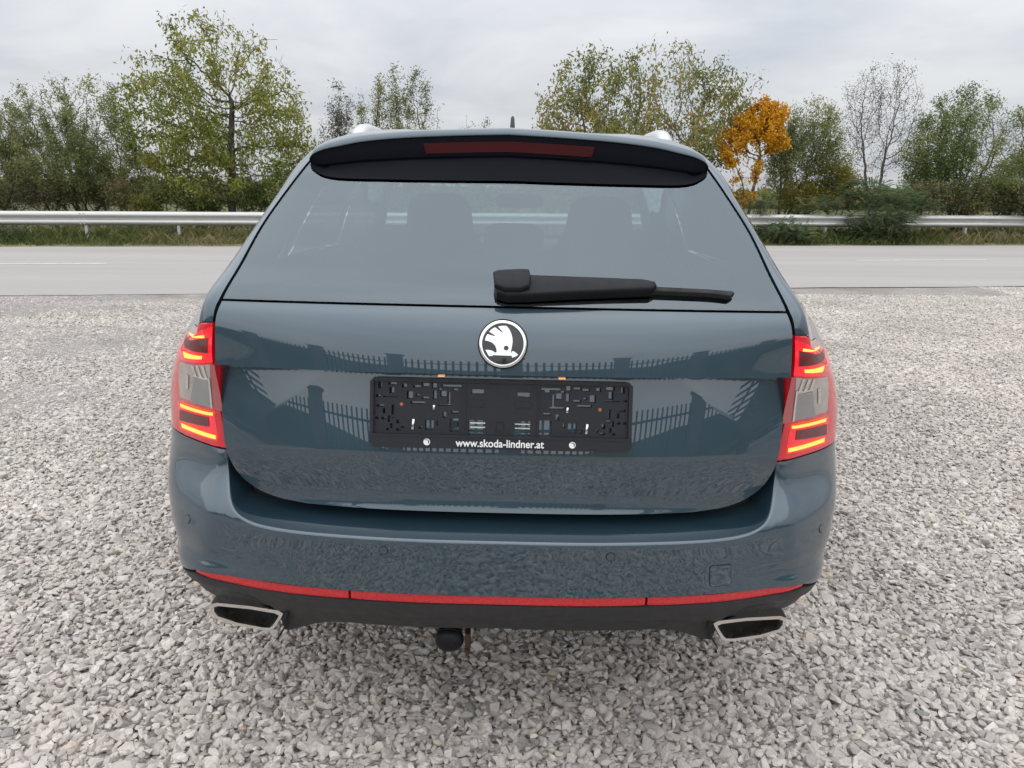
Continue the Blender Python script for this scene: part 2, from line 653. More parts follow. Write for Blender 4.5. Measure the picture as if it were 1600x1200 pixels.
def disc(bm, o, r, t, nn, rad, h, seg=24, dome=0.):
    a = [bm.verts.new(o + (r * math.cos(2 * math.pi * k / seg) + t * math.sin(2 * math.pi * k / seg)) * rad) for k in range(seg)]
    b = [bm.verts.new(o + nn * h + (r * math.cos(2 * math.pi * k / seg) + t * math.sin(2 * math.pi * k / seg)) * rad * .94) for k in range(seg)]
    c = bm.verts.new(o + nn * (h + dome))
    for k in range(seg):
        bm.faces.new((a[k], a[(k + 1) % seg], b[(k + 1) % seg], b[k]))
        bm.faces.new((b[k], b[(k + 1) % seg], c))


for (u, v, a0) in ((599, 860, None), (954, 870, None), (294, 811, -4.4), (1283, 826, 4.4)):
    o, r, t, nn = on_hull(u, v, 0, a0)
    bm = bmesh.new()
    disc(bm, o - nn * .001, r, t, nn, .0102, .0016)
    ring = bmobj('sensor_gap', bm, dark, bumper)
    bm = bmesh.new()
    disc(bm, o - nn * .001, r, t, nn, .0088, .0024, dome=.0006)
    bmobj('parking_sensor', bm, paint, bumper)


def rounded_rect(w, h, rad, seg=5):
    pts = []
    for cx, cy, a0 in ((w / 2 - rad, h / 2 - rad, 0), (-w / 2 + rad, h / 2 - rad, 90), (-w / 2 + rad, -h / 2 + rad, 180), (w / 2 - rad, -h / 2 + rad, 270)):
        for k in range(seg + 1):
            a = R(a0 + 90 * k / seg)
            pts.append((cx + rad * math.cos(a), cy + rad * math.sin(a)))
    return pts


def hull_plate(name, u, v, w, h, rad, lift, mat, parent, thick=.003):
    x, _ = unproj(u, v, None, .55)
    o = S(x[0], x[1])
    bm = bmesh.new()
    ga = (S(x[0] + .05, x[1]) - o)[0] / .05
    fr, bk = [], []
    for px, py in rounded_rect(w, h, rad):
        p = S(x[0] + px / ga, x[1] + py)
        fr.append(bm.verts.new(p + np.array([0, -lift, 0])))
        bk.append(bm.verts.new(p + np.array([0, thick, 0])))
    k = len(fr)
    for i in range(k):
        bm.faces.new((fr[i], fr[(i + 1) % k], bk[(i + 1) % k], bk[i]))
    bm.faces.new(fr[::-1])
    return bmobj(name, bm, mat, parent)


hull_plate('cover_gap', 1126, 899, .0475, .0475, .006, .0006, dark, bumper)
hull_plate('tow_eye_cover', 1126, 899, .0452, .0452, .005, .0010, paint, bumper)

# ---- red strip, valance ------------------------------------------
for nm, a0, a1 in (('reflector_strip', -1.435, 1.435), ('reflector_strip', 1.455, 4.02), ('reflector_strip', -4.02, -1.455)):
    aa = np.linspace(a0, a1, 40)
    zt = .4835 - .0045 * np.clip((np.abs(aa) - 2.6) / 1.4, 0, 1)
    zb = .4645 + .0075 * np.clip((np.abs(aa) - 2.6) / 1.4, 0, 1)
    v3 = np.linspace(0, 1, 4)[:, None]
    P = S(np.broadcast_to(aa, (4, 40)), zb * (1 - v3) + zt * v3) + np.array([0, .004, 0])
    panel(nm, P, red_refl, car, .01, .0015)

vtop = [(0, .461), (1.45, .461), (2.6, .4625), (3.6, .467), (4.05, .470), (4.45, .462), (5.6, .44), (6.6, .425)]
vbx = [(783, 987), (640, 984), (540, 977), (510, 976), (490, 979), (470, 984), (455, 988), (443, 989), (441, 984), (449, 968), (452, 959), (445, 955), (400, 948), (352, 941)]
vbot = [(0., U(783, 987, 0.03, .35)[1])] + [U(u, v, -(1.2 + (640 - u) / 85), .34) for u, v in vbx[1:]] + [(4.15, .40), (4.7, .395), (5.6, .37), (6.6, .34)]
VB = coons(vbot, vtop, [vbot[0], vtop[0]], [vbot[-1], vtop[-1]], 150, 16)
Pv = S(VB[..., 0], VB[..., 1])
# fold: the upper third stands proud as a flange, the lower part is set back
fr = np.linspace(0, 1, 16)[:, None]
Pv[..., 1] += np.where(fr < .62, .012 * np.clip((.62 - fr) / .2, 0, 1), 0)
Pv = np.concatenate([(Pv * np.array([-1, 1, 1]))[:, :0:-1], Pv], 1)
panel('rear_valance', Pv, grey_plastic, car, .03, .003, 30)

# dark floor of the body behind the valance
bm = bmesh.new()
add_box(bm, (0, 2.5, .33), (1.36, 3.8, .12), bevel=.02)
bmobj('underbody', bm, dark, car)

# ---- exhaust tips -------------------------------------------------
EXY = .085
ex_out = [(329, 943), (338, 940.5), (392, 946), (436, 953), (444, 957.5), (441, 964), (431, 980), (424, 985), (412, 984.5), (370, 977), (337, 966), (329, 956)]
ex_in = [(334, 948), (341, 946), (392, 951), (430, 957.5), (437, 961), (434.5, 966), (427, 977), (422, 980.5), (411, 980), (371, 972.5), (340, 962), (334.5, 955)]
for s in (-1, 1):
    bm = bmesh.new()
    loops = []
    for pl, y0, dy, sh in ((ex_out, EXY + .004, .16, 1.), (ex_out, EXY + .001, 0, 1.), (ex_out, EXY - .0022, 0, .978), (ex_in, EXY - .002, 0, .985), (ex_in, EXY + .003, 0, .955), (ex_in, EXY + .014, 0, .93), (ex_in, EXY, .10, .9)):
        pts = [car_at(u, v, EXY) for u, v in pl]
        c = np.mean(pts, 0)
        loops.append([bm.verts.new(((c + (p - c) * sh) * np.array([-s, 1, 1])) + np.array([0, (y0 - EXY) + dy, dy * .03])) for p in pts])
    k = len(ex_out)
    fs = []
    for a, b in zip(loops, loops[1:]):
        for i in range(k):
            f = bm.faces.new((a[i], a[(i + 1) % k], b[(i + 1) % k], b[i]))
            fs.append(f)
    bmesh.ops.recalc_face_normals(bm, faces=bm.faces)
    tip = bmobj('exhaust_tip', bm, steel, car, 40)
    bm = bmesh.new()
    pts = [car_at(u, v, EXY) for u, v in ex_in]
    c = np.mean(pts, 0)
    bm.faces.new([bm.verts.new((c + (p - c) * .97) * np.array([-s, 1, 1]) + np.array([0, .045, .001])) for p in pts])
    bmobj('pipe_mouth', bm, dark, tip)
    # dark block standing in for the shade of the recess behind the tip
    bm = bmesh.new()
    cc = c * np.array([-s, 1, 1])
    add_box(bm, (cc[0] - s * .004, cc[1] + .12, cc[2] + .030), (.150, .14, .034), bevel=.008)
    bmobj('exhaust_recess_shade', bm, dark, car)

# ---- tow hitch under the valance ----------------------------------
hp = car_at(702, 1000, .14)
bm = bmesh.new()
add_tube(bm, [hp + np.array([0, .16, .02]), hp + np.array([0, .0, .005])], .028, 18)
bmesh.ops.create_uvsphere(bm, u_segments=20, v_segments=12, radius=.0315, matrix=Matrix.Translation(Vector(hp + np.array([0, .004, 0])))
                          @ Matrix.Diagonal((1.05, .7, .95, 1)))
hitch = bmobj('tow_hitch', bm, black_plastic, car)
bp_ = car_at(731, 1001, .15)
bm = bmesh.new()
add_box(bm, bp_, (.012, .03, .052), bevel=.002)
add_tube(bm, [bp_ + np.array([-.002, -.014, -.014]), bp_ + np.array([-.002, -.022, -.014])], .005, 10)
bmobj('hitch_bracket', bm, rust_dark, hitch)

# ---- tailgate -----------------------------------------------------
g_k = pchip([.645, .766, .925, .936, 1.0625], [.42, .20, .16, .20, .09])
g_up = pchip([.936, .96, .985, 1.01, 1.035, 1.05, 1.0625], [.050, .0535, .0580, .0645, .0745, .0835, .0955])
def g_lo(z):
    return np.interp(z, [.645, .655, .668, .680, .766, .925], [.0560, .0595, .0622, .0636, .0660, .0985])
g_xg = pchip([.645, .6475, .652, .66, .67, .685, .713, .749, .80, .86, .93, .99, 1.03, 1.0625],
             [.405, .450, .482, .512, .531, .549, .5645, .5735, .5785, .5805, .5775, .5745, .5715, .563])
g_ye = pchip([.766, .80, .85, .925], [.1036, .1082, .1150, .1250])


def gateY(X, Z):
    """outer face of the tailgate"""
    X = abs(X)
    if Z >= .9335:
        return float(g_up(Z) + g_k(Z) * X ** 3)
    y = float(g_lo(Z) + g_k(Z) * X ** 3)
    if .768 < Z:
        xd = .360 + (.925 - Z) / .157 * .212
        xg = float(g_xg(Z))
        if X > xd and xg > xd + 1e-4:
            yd = float(g_lo(Z) + g_k(Z) * xd ** 3)
            t = (X - xd) / (xg - xd)
            y = yd + (float(g_ye(Z)) - yd) * t
    return y


zr = list(np.linspace(.645, .69, 14)) + list(np.linspace(.694, .764, 16)) + list(np.linspace(.768, .9285, 40)) + [.9325] + \
    list(np.linspace(.9375, 1.0625, 34))
rows = []
for z in zr:
    xg = float(g_xg(z))
    xd = .36 if z > .925 else min(.360 + (.925 - z) / .157 * .212, xg - .004)
    xd = min(xd, xg * .93)
    if z < .768:
        xd = xg * .93
    h = list(np.linspace(0, xd, 56)) + list(np.linspace(xd, xg, 22))[1:]
    xs = [-x for x in h[:0:-1]] + h
    rows.append([(x, gateY(x, z), z) for x in xs])
Pg = np.array(rows)
tailgate = panel('tailgate', Pg, paint, car, .016, .0028, 14)

# dark body opening behind the gaps
zz = np.linspace(.62, 1.09, 40)
xx = np.linspace(-1, 1, 60)
Psh = np.array([[(x * (float(np.interp(z, [.62, .70, 1.09], [.56, .605, .585]))), 0, z) for x in xx] for z in zz])
for i in range(Psh.shape[0]):
    for j in range(Psh.shape[1]):
        x, z = abs(Psh[i, j, 0]), Psh[i, j, 2]
        Psh[i, j, 1] = float(pchip([.62, .77, .93, 1.09], [.10, .110, .130, .160])(z)) + .40 * x ** 3 * (1 - .55 * np.clip((z - .8) / .25, 0, 1))
pyobj('body_opening', Psh.reshape(-1, 3), gridfaces(*Psh.shape[:2]), dark, car)

# ---- rear window --------------------------------------------------
w_x = pchip([1.0665, 1.13, 1.20, 1.27, 1.33, 1.36], [.5605, .541, .522, .492, .461, .445])


def winY(X, Z, off=0.):
    return float(LF['Yc'](Z) + LF['k'](Z) * abs(X) ** 3 + off)


zw = np.linspace(1.0675, 1.355, 40)
Pw = np.array([[(x * float(w_x(z)), winY(x * float(w_x(z)), z), z) for x in np.linspace(-1, 1, 60)] for z in zw])
rwin = panel('rear_window', Pw, rear_glass, car, .004, 0)
# printed black border behind the pane
bm = bmesh.new()
outer, inner = [], []
NO = Vector((0, .72, -.69))


def border_ring(insx, z0, z1, rad, n=15):
    pts = []
    for (cx, cz, a0) in ((1, 1, 0), (-1, 1, 90), (-1, -1, 180), (1, -1, 270)):
        zc = z1 - rad if cz > 0 else z0 + rad
        for k in range(n):
            a = R(a0 + 90 * k / (n - 1))
            z = zc + rad * math.sin(a)
            xw = float(w_x(z)) - insx
            pts.append(((cx * (xw - rad) + rad * math.cos(a)), z))
    return pts


ro = border_ring(.0, 1.068, 1.355, .004)
ri = border_ring(.062, 1.104, 1.303, .035)
ov = [bm.verts.new(Vector((x, winY(x, z), z)) + NO * .006) for x, z in ro]
iv = [bm.verts.new(Vector((x, winY(x, z), z)) + NO * .006) for x, z in ri]
for i in range(len(ov)):
    bm.faces.new((ov[i], ov[(i + 1) % len(ov)], iv[(i + 1) % len(ov)], iv[i]))
bmobj('window_border', bm, frit, rwin)


def win_poly(name, px, o0, o1, mat, parent, bev=.003):
    """solid with a pixel outline standing on the rear window between two offsets"""
    bm = bmesh.new()
    lo_, hi_ = [], []
    nn = Vector((0, -.70, .71))
    for u, v in px:
        d = pray(u, v)
        t = 1.5
        for _ in range(40):
            p = CAM + d * t
            e = p[1] - winY(p[0], p[2])
            t -= e * .6
        lo_.append(bm.verts.new(Vector(p) + nn * o0))
        hi_.append(bm.verts.new(Vector(p) + nn * o1))
    k = len(px)
    bm.faces.new(hi_)
    bm.faces.new(lo_[::-1])
    for i in range(k):
        bm.faces.new((lo_[i], lo_[(i + 1) % k], hi_[(i + 1) % k], hi_[i]))
    bmesh.ops.recalc_face_normals(bm, faces=bm.faces)
    if bev:
        es = [e for e in bm.edges if e.verts[0] in hi_ and e.verts[1] in hi_]
        bmesh.ops.bevel(bm, geom=es, offset=bev, segments=3, profile=.5, affect='EDGES', clamp_overlap=True)
    return bmobj(name, bm, mat, parent, 40)


wiper = empty('rear_wiper')
wiper.parent = car
win_poly('wiper_arm', [(772, 450), (774, 446), (815, 442), (1000, 449), (1020, 453), (1023, 459), (1016, 465), (900, 470), (830, 474), (792, 475), (776, 470)], .004, .030, black_plastic, wiper, .006)
win_poly('wiper_cap', [(771, 444), (778, 441), (812, 439), (826, 440), (829, 452), (826, 466), (812, 471), (788, 471), (773, 464)], .028, .042, black_plastic, wiper, .006)
win_poly('wiper_blade', [(935, 452), (1020, 455), (1100, 459), (1141, 462), (1145, 465), (1138, 470), (1110, 466), (1020, 462), (935, 460)], .003, .016, rubber, wiper, .002)

# ---- spoiler ------------------------------------------------------
su = [479.5, 483, 490, 505, 527, 565, 610, 640, 680, 720, 760, 797]
sv_top = [246, 236, 229, 222.5, 217, 210, 206, 204, 202.5, 201.3, 200.4, 199.8]
sv_d = [249, 243, 238.5, 233, 228.5, 221.5, 217, 215, 213.3, 212, 211.2, 210.8]
sv_m = [255, 257, 257.5, 256.5, 254.5, 251, 248.5, 247, 246, 245, 244.4, 244]
sv_b = [258, 262, 267, 274, 278, 279.5, 280.3, 281, 281.5, 282, 282.3, 282.5]
st = []
for i, u in enumerate(su):
    x0 = abs(car_at(u, sv_d[i], .38)[0]) if i < len(su) - 1 else 0.
    ye = .374 + .15 * x0 ** 2.2
    pt = car_at(u, sv_top[i], ye + .012)
    pd = car_at(u, sv_d[i], ye)
    pm = car_at(u, sv_m[i], ye + .012)
    pb = car_at(u, sv_b[i], ye + .055)
    for _ in range(30):
        pb = car_at(u, sv_b[i], .5 * pb[1] + .5 * (winY(pb[0], pb[2]) - .006))
    x = x0
    zt, zd, zm, zb = pt[2], pd[2], pm[2], pb[2]
    wy = pb[1]
    rise = (zt - CAM[2]) / (ye - CAM[1]) * .88
    zrf = zt + .36 * rise
    prof = [(ye + .45, zrf + .002), (ye + .36, zrf), (ye + .22, zt + .22 * rise), (ye + .10, zt + .10 * rise), (ye + .035, zt + .035 * rise), (ye + .012, zt - .0005),
            (ye + .004, zt - .004), (ye, zd + .002), (ye + .0005, zd), (ye + .004, zd - .002), (ye + .008, zd * .5 + zm * .5), (ye + .010, zm + .003),
            (ye + .012, zm), (ye + .016, zm - .002), (wy * .7 + (ye + .016) * .3, zb * .72 + zm * .28), (wy, zb), (wy + .02, zb + .012)]
    st.append([(x, y, z) for y, z in prof])
sp = np.array(st)
# finer stations
xs_old = sp[:, 0, 0][::-1]
xs_new = np.concatenate([np.linspace(0, .40, 24), np.linspace(.405, xs_old[-1], 16)])
fine = np.zeros((len(xs_new), sp.shape[1], 3))
for k in range(sp.shape[1]):
    fine[:, k, 0] = xs_new
    for c in (1, 2):
        fine[:, k, c] = pchip(xs_old, sp[::-1, k, c])(xs_new)
spf = np.concatenate([(fine * np.array([-1, 1, 1]))[:0:-1], fine], 0)
Va = spf.reshape(-1, 3)
ns, npf = spf.shape[:2]
fa = gridfaces(ns, npf)
cut = 8
top_f = [f for f in fa if (min(f) % npf) < cut]
low_f = [f for f in fa if (min(f) % npf) >= cut]


def submesh(name, V, faces, mat, parent, angle=40):
    ids = sorted({int(i) for f in faces for i in f})
    mp = {i: k for k, i in enumerate(ids)}
    return pyobj(name, [V[i] for i in ids], [[mp[int(i)] for i in f] for f in faces], mat, parent, angle)


caps = [list(range(npf))[::-1], list(range((ns - 1) * npf, ns * npf))]
spoiler = submesh('roof_spoiler', Va, top_f, paint, car, 50)
submesh('spoiler_underside', Va, low_f, spoiler_shaded, spoiler, 30)
# third brake light let into the rear face
bl = []
for t in np.linspace(.30, .86, 4):
    row = []
    for x in np.linspace(-1, 1, 40):
        w = (.193 - .008 * t) * x
        p9 = np.array([np.interp(abs(w), xs_new, fine[:, 9, c]) for c in (1, 2)])
        p11 = np.array([np.interp(abs(w), xs_new, fine[:, 11, c]) for c in (1, 2)])
        q = p9 * (1 - t) + p11 * t
        row.append((w, q[0] - .003, q[1]))
    bl.append(row)
panel('brake_light', np.array(bl)[::-1], brake_red, car, .004, .001)

# ---- body sides, bonnet, roof -------------------------------------
AS = np.linspace(3.2, 12.0, 500)


def a_at(Y, z):
    P = S(AS, np.full_like(AS, z))
    return np.interp(Y, P[:, 1], AS)


bmB = bmesh.new()
WR, WF, AR = 1.10, 3.786, .362
glass_cells = {'q': [], 'r': [], 'f': []}


def side_rows(zs, y0f, nY, arches=False, fcols=None, nose=14):
    for s in (-1, 1):
        P, M = [], []
        for z in zs:
            y12 = float(S(12.0, z)[1])
            y0 = y0f(z)
            ff = np.linspace(0, 1, nY) if fcols is None else np.array(fcols)
            ys = y0 + (y12 - y0) * ff
            aa = np.concatenate([a_at(ys, z), np.linspace(12, 15, nose + 1)[1:]])
            P.append(S(aa, np.full_like(aa, z)))
        P = np.array(P)
        if arches:
            for yc in (WR, WF):
                d = np.hypot(P[..., 1] - yc, P[..., 2] - .315)
                ins_ = d < AR
                fac = AR / np.maximum(d, 1e-4)
                P[..., 1] = np.where(ins_, yc + (P[..., 1] - yc) * fac, P[..., 1])
                P[..., 2] = np.where(ins_, .315 + (P[..., 2] - .315) * fac, P[..., 2])
                M.append(ins_)
        P[..., 0] *= s
        m, n, _ = P.shape
        vs = [bmB.verts.new(p) for p in P.reshape(-1, 3)]
        for i in range(m - 1):
            for j in range(n - 1):
                if arches and any(q[i, j] and q[i + 1, j] and q[i, j + 1] and q[i + 1, j + 1] for q in M):
                    continue
                if fcols is not None:
                    zc = (zs[i] + zs[i + 1]) / 2
                    if 1.035 < zc < 1.335 and j < len(fcols) - 1:
                        fc = (fcols[j] + fcols[j + 1]) / 2
                        hit = None
                        for key, lo_, hi_ in (('q', .17, .42), ('r', .455, .68), ('f', .72, .975)):
                            if lo_ < fc < hi_:
                                hit = key
                        if hit:
                            glass_cells[hit].append((s, [P[i, j], P[i, j + 1], P[i + 1, j + 1], P[i + 1, j]]))
                            continue
                    if 1.015 < zc < 1.385 and j >= len(fcols) - 1 + 1:
                        continue
                k = [i * n + j, i * n + j + 1, (i + 1) * n + j + 1, (i + 1) * n + j]
                if s < 0:
                    k = k[::-1]
                try:
                    bmB.faces.new([vs[q] for q in k])
                except ValueError:
                    pass


side_rows(np.linspace(.235, .742, 26), lambda z: .735, 130, arches=True)


def light_outer(z):
    return float(S(float(np.interp(z, [.742, .755, .87, .982, .993, 1.003, 1.013, 1.0205, 1.0228], [6.17, 6.17, 6.2, 6.12, 5.57, 5.07, 4.57, 4.08, 3.65])), z)[1])


side_rows(np.concatenate([np.linspace(.742, .982, 9), np.linspace(.985, 1.0235, 18)]), light_outer, 60)
GAPX = pchip([1.022, 1.05, 1.0665, 1.13, 1.20, 1.27, 1.33, 1.36], [.5800, .5745, .5675, .5470, .5280, .4980, .4670, .452])


def gap_y(z):
    return None


# D-pillar strip: from the seal line round the corner, then the glasshouse
zD = np.concatenate([np.linspace(1.022, 1.0665, 5), np.linspace(1.08, 1.36, 24)])
AG = np.linspace(2.5, 6, 300)
for s in (-1, 1):
    P = []
    for z in zD:
        q = S(AG, np.full_like(AG, z))
        a0 = float(np.interp(float(GAPX(z)), q[:, 0], AG))
        aa = np.linspace(a0, 5.2, 16)
        row = S(aa, np.full_like(aa, z))
        row = np.vstack([row[:1] + np.array([-.002, .014, 0]), row])
        P.append(row * np.array([s, 1, 1]))
    P = np.array(P)
    m, n, _ = P.shape
    vs = [bmB.verts.new(p) for p in P.reshape(-1, 3)]
    for f in gridfaces(m, n, s < 0):
        bmB.faces.new([vs[k] for k in f])
    # black shut line under the strip
    Q = np.array([[r[1] + np.array([-s * .022, .016, -.008]), r[1] + np.array([s * .01, .018, 0])] for r in P])
    pyobj('shut_line', Q.reshape(-1, 3), gridfaces(len(zD), 2), dark, car)
fcols = sorted(set(np.round(np.concatenate([[0, .05, .1, .14], np.linspace(.17, .42, 9), [.435, .455], np.linspace(.455, .68, 9), [.70, .72],
                                            np.linspace(.72, .975, 9), [1.0]]), 4)))
zG = np.concatenate([[1.022, 1.035], np.linspace(1.035, 1.335, 16)[1:], [1.36, 1.385]])
side_rows(zG, lambda z: float(S(5.2, z)[1]), 0, fcols=fcols, nose=10)
side_rows(np.array([1.385, 1.40, 1.42, 1.435, 1.445, 1.452, 1.458, 1.462, 1.465]), lambda z: float(S(5.2, z)[1]), 40, nose=10)
# rear end of the roof and the roof's crown
for zs in (np.array([1.36, 1.38, 1.40, 1.42, 1.435, 1.445, 1.452, 1.458, 1.462, 1.465]),):
    aa = np.linspace(-5.2, 5.2, 50)
    P = np.array([S(aa, np.full_like(aa, z)) for z in zs])
    vs = [bmB.verts.new(p) for p in P.reshape(-1, 3)]
    for f in gridfaces(*P.shape[:2]):
        bmB.faces.new([vs[k] for k in f])
aa = np.concatenate([np.linspace(0, 15, 90), -np.linspace(15, 0, 90)[1:-1]])
ring = S(aa, np.full_like(aa, 1.465))
bmB.faces.new([bmB.verts.new(p) for p in ring])
bmesh.ops.remove_doubles(bmB, verts=bmB.verts, dist=.0004)
bmesh.ops.recalc_face_normals(bmB, faces=bmB.faces)
bmobj('body_shell', bmB, paint, car, 35)
for key, cells in glass_cells.items():
    for s in (-1, 1):
        V, Fc = [], []
        for ss, q in cells:
            if ss != s:
                continue
            b = len(V)
            V += [np.array(p) - np.array([s * .004, 0, 0]) for p in q]
            Fc.append((b, b + 1, b + 2, b + 3))
        me = bpy.data.meshes.new('side_window')
        me.from_pydata([tuple(map(float, v)) for v in V], [], Fc)
        bmw = bmesh.new()
        bmw.from_mesh(me)
        bmesh.ops.remove_doubles(bmw, verts=bmw.verts, dist=.0005)
        bmobj('side_window', bmw, side_glass, car)
aa = np.concatenate([np.linspace(-12.3, -15, 14), np.linspace(15, 12.3, 14)[1:]])
P = np.array([S(aa, np.full_like(aa, z)) for z in np.linspace(1.015, 1.385, 16)])
P[..., 1] -= .004
pyobj('windscreen', P.reshape(-1, 3), gridfaces(*P.shape[:2]), clear_glass, car)

# ---- tail lights --------------------------------------------------


def lp(x, y):
    """pixel of the enlarged tail-light view -> (a, z)"""
    u, v = 255 + x / 5.4545, 490 + y / 5.4545
    return U(u, v, -4.3, .9 - (v - 590) / 700)


L_in = [(3.345, .7455), (3.43, .775), (3.49, .81), (3.515, .86), (3.515, .90), (3.51, .935), (3.56, .98), (3.615, 1.0205)]
L_bot = [(3.345, .7455), (4.13, .745), (4.65, .743), (5.1, .745), (5.6, .750), (6.1, .755)]
L_top = [(3.615, 1.0205), (4.0, 1.020), (4.5, 1.013), (5.0, 1.003), (5.5, .993), (6.05, .982)]
L_out = [(6.1, .755), (6.13, .87), (6.05, .982)]
HL = coons(L_bot, L_top, L_in, L_out, 60, 60)


def inset(u0, u1, v0, v1, nu=24, nv=24, bow=0.):
    """sub-rectangle of the lamp's own grid, u outwards, v upwards (0..1)"""
    uu = np.linspace(u0, u1, nu)
    vv_ = np.linspace(v0, v1, nv)
    G = np.zeros((nv, nu, 2))
    for i, v in enumerate(vv_):
        for j, u in enumerate(uu):
            v_ = v + bow * (u - u0) ** 2
            x, y = np.clip(u, 0, 1) * 59, np.clip(v_, 0, 1) * 59
            i0, j0 = min(int(y), 58), min(int(x), 58)
            fy, fx = y - i0, x - j0
            G[i, j] = (HL[i0, j0] * (1 - fx) * (1 - fy) + HL[i0, j0 + 1] * fx * (1 - fy) + HL[i0 + 1, j0] * (1 - fx) * fy + HL[i0 + 1, j0 + 1] * fx * fy)
    return G


def qpatch(c, nu=14, nv=6):
    """four (a,z) corners: bottom-left, bottom-right, top-right, top-left"""
    c = [np.array(k) for k in c]
    return coons([c[0], c[1]], [c[3], c[2]], [c[0], c[3]], [c[1], c[2]], nu, nv)


LP = {}
for nm, pts in dict(
        dark_up=[(385, 335), (205, 300), (205, 185), (385, 205)],
        glow_up=[(425, 415), (150, 390), (195, 160), (425, 110)],
        led1=[(362, 208), (256, 200), (242, 170), (360, 184)],
        led2=[(340, 386), (200, 374), (190, 325), (345, 360)],
        clear=[(428, 800), (148, 706), (152, 412), (402, 430)],
        clear_in=[(515, 830), (432, 808), (408, 430), (440, 432)],
        shade=[(410, 790), (240, 750), (270, 540), (388, 560)],
        bright1=[(225, 645), (208, 640), (210, 515), (228, 520)],
        bright2=[(432, 805), (415, 798), (388, 540), (402, 540)],
        bright3=[(398, 562), (262, 530), (262, 518), (398, 545)],
        fin1=[(300, 535), (275, 525), (250, 440), (268, 440)],
        fin2=[(345, 545), (320, 538), (290, 440), (308, 440)],
        fin3=[(388, 555), (365, 550), (335, 440), (352, 440)],
        glow_lo=[(470, 1085), (150, 985), (130, 745), (440, 850)],
        dark_lo=[(400, 958), (150, 905), (150, 815), (392, 880)],
        led3=[(436, 862), (165, 790), (160, 762), (436, 838)],
        led4=[(462, 1066), (175, 966), (170, 930), (462, 1032)],
).items():
    LP[nm] = [lp(x, y) for x, y in pts]
for s in (-1, 1):
    tl = panel('tail_light', dom(HL, s, .001), lens_red, car, .055, .003, 40)
    for nm, key, off, mt in (('lamp_glow', 'glow_up', .0016, lens_glow), ('lamp_glow', 'glow_lo', .0016, lens_glow),
                             ('lamp_chamber', 'dark_up', .0030, lens_deep), ('lamp_chamber', 'dark_lo', .0030, lens_deep),
                             ('reversing_lens', 'clear', .0020, lens_clear), ('reversing_lens_edge', 'clear_in', .0022, lens_rim),
                             ('reflector_bowl', 'shade', .0030, MATS['alloy']),
                             ('reflector_edge', 'bright1', .0040, lens_bright), ('reflector_edge', 'bright2', .0040, lens_bright),
                             ('reflector_edge', 'bright3', .0040, lens_bright), ('reflector_fin', 'fin1', .0036, lens_bright),
                             ('reflector_fin', 'fin2', .0036, lens_bright), ('reflector_fin', 'fin3', .0036, lens_bright),
                             ('led_bar', 'led1', .0046, led), ('led_bar', 'led2', .0046, led), ('led_bar', 'led3', .0046, led), ('led_bar', 'led4', .0046, led)):
        P = dom(qpatch(LP[key]), s, off)
        panel(nm, P, mt, tl, .0008, 0)

# ---- roof rails, aerial -------------------------------------------
for s, u in ((-1, 574), (1, 1032)):
    bm = bmesh.new()
    zr_ = [1.405, 1.434, 1.447, 1.453, 1.456, 1.458, 1.460, 1.460, 1.43]
    yr_ = [.93, .97, 1.03, 1.10, 1.2, 1.35, 1.7, 2.3, 2.45]
    xr_ = [.450, .452, .454, .455, .455, .456, .46, .46, .455]
    add_tube(bm, [(s * x, y, z) for x, y, z in zip(xr_, yr_, zr_)], [.020, .024, .026, .026, .025, .024, .022, .022, .014], 14)
    bmobj('roof_rail', bm, rail_silver, car)
pa = car_at(801, 180, 1.10)
bm = bmesh.new()
a_, b_ = [], []
for k, (dz, w, l, sh) in enumerate(((-.060, .012, .09, 0), (-.036, .0078, .06, -.01), (-.006, .0055, .03, -.03), (0, .003, .014, -.04))):
    rr = []
    for i in range(12):
        t = 2 * math.pi * i / 12
        rr.append(bm.verts.new((pa[0] + w * math.cos(t), pa[1] - sh + l * math.sin(t) * .8, pa[2] + dz)))
    if a_:
        for i in range(12):
            bm.faces.new((a_[i], a_[(i + 1) % 12], rr[(i + 1) % 12], rr[i]))
    a_ = rr
bm.faces.new(a_)
bmobj('roof_aerial', bm, black_plastic, car)

# ---- emblem -------------------------------------------------------
emb = empty('emblem')
emb.parent = car
ez = .9985
ey = gateY(0, ez)
eN = Vector((0, -1, (g_up(ez + .004) - g_up(ez - .004)) / .008)).normalized()
eN = Vector((0, -math.cos(R(13)), math.sin(R(13))))
eR = Vector((1, 0, 0))
eT = eR.cross(eN) * -1
if eT.z < 0:
    eT = -eT
eO = Vector((0, ey - .004, ez))
ER = .0465


def ring_mesh(bm, prof, seg=64):
    """prof: (radius, height) pairs, spun about the emblem axis"""
    rings = []
    for r_, h_ in prof:
        rings.append([bm.verts.new(eO + eN * h_ + (eR * math.cos(2 * math.pi * k / seg) + eT * math.sin(2 * math.pi * k / seg)) * r_) for k in range(seg)])
    for a, b in zip(rings, rings[1:]):
        for k in range(seg):
            bm.faces.new((a[k], a[(k + 1) % seg], b[(k + 1) % seg], b[k]))
    return rings


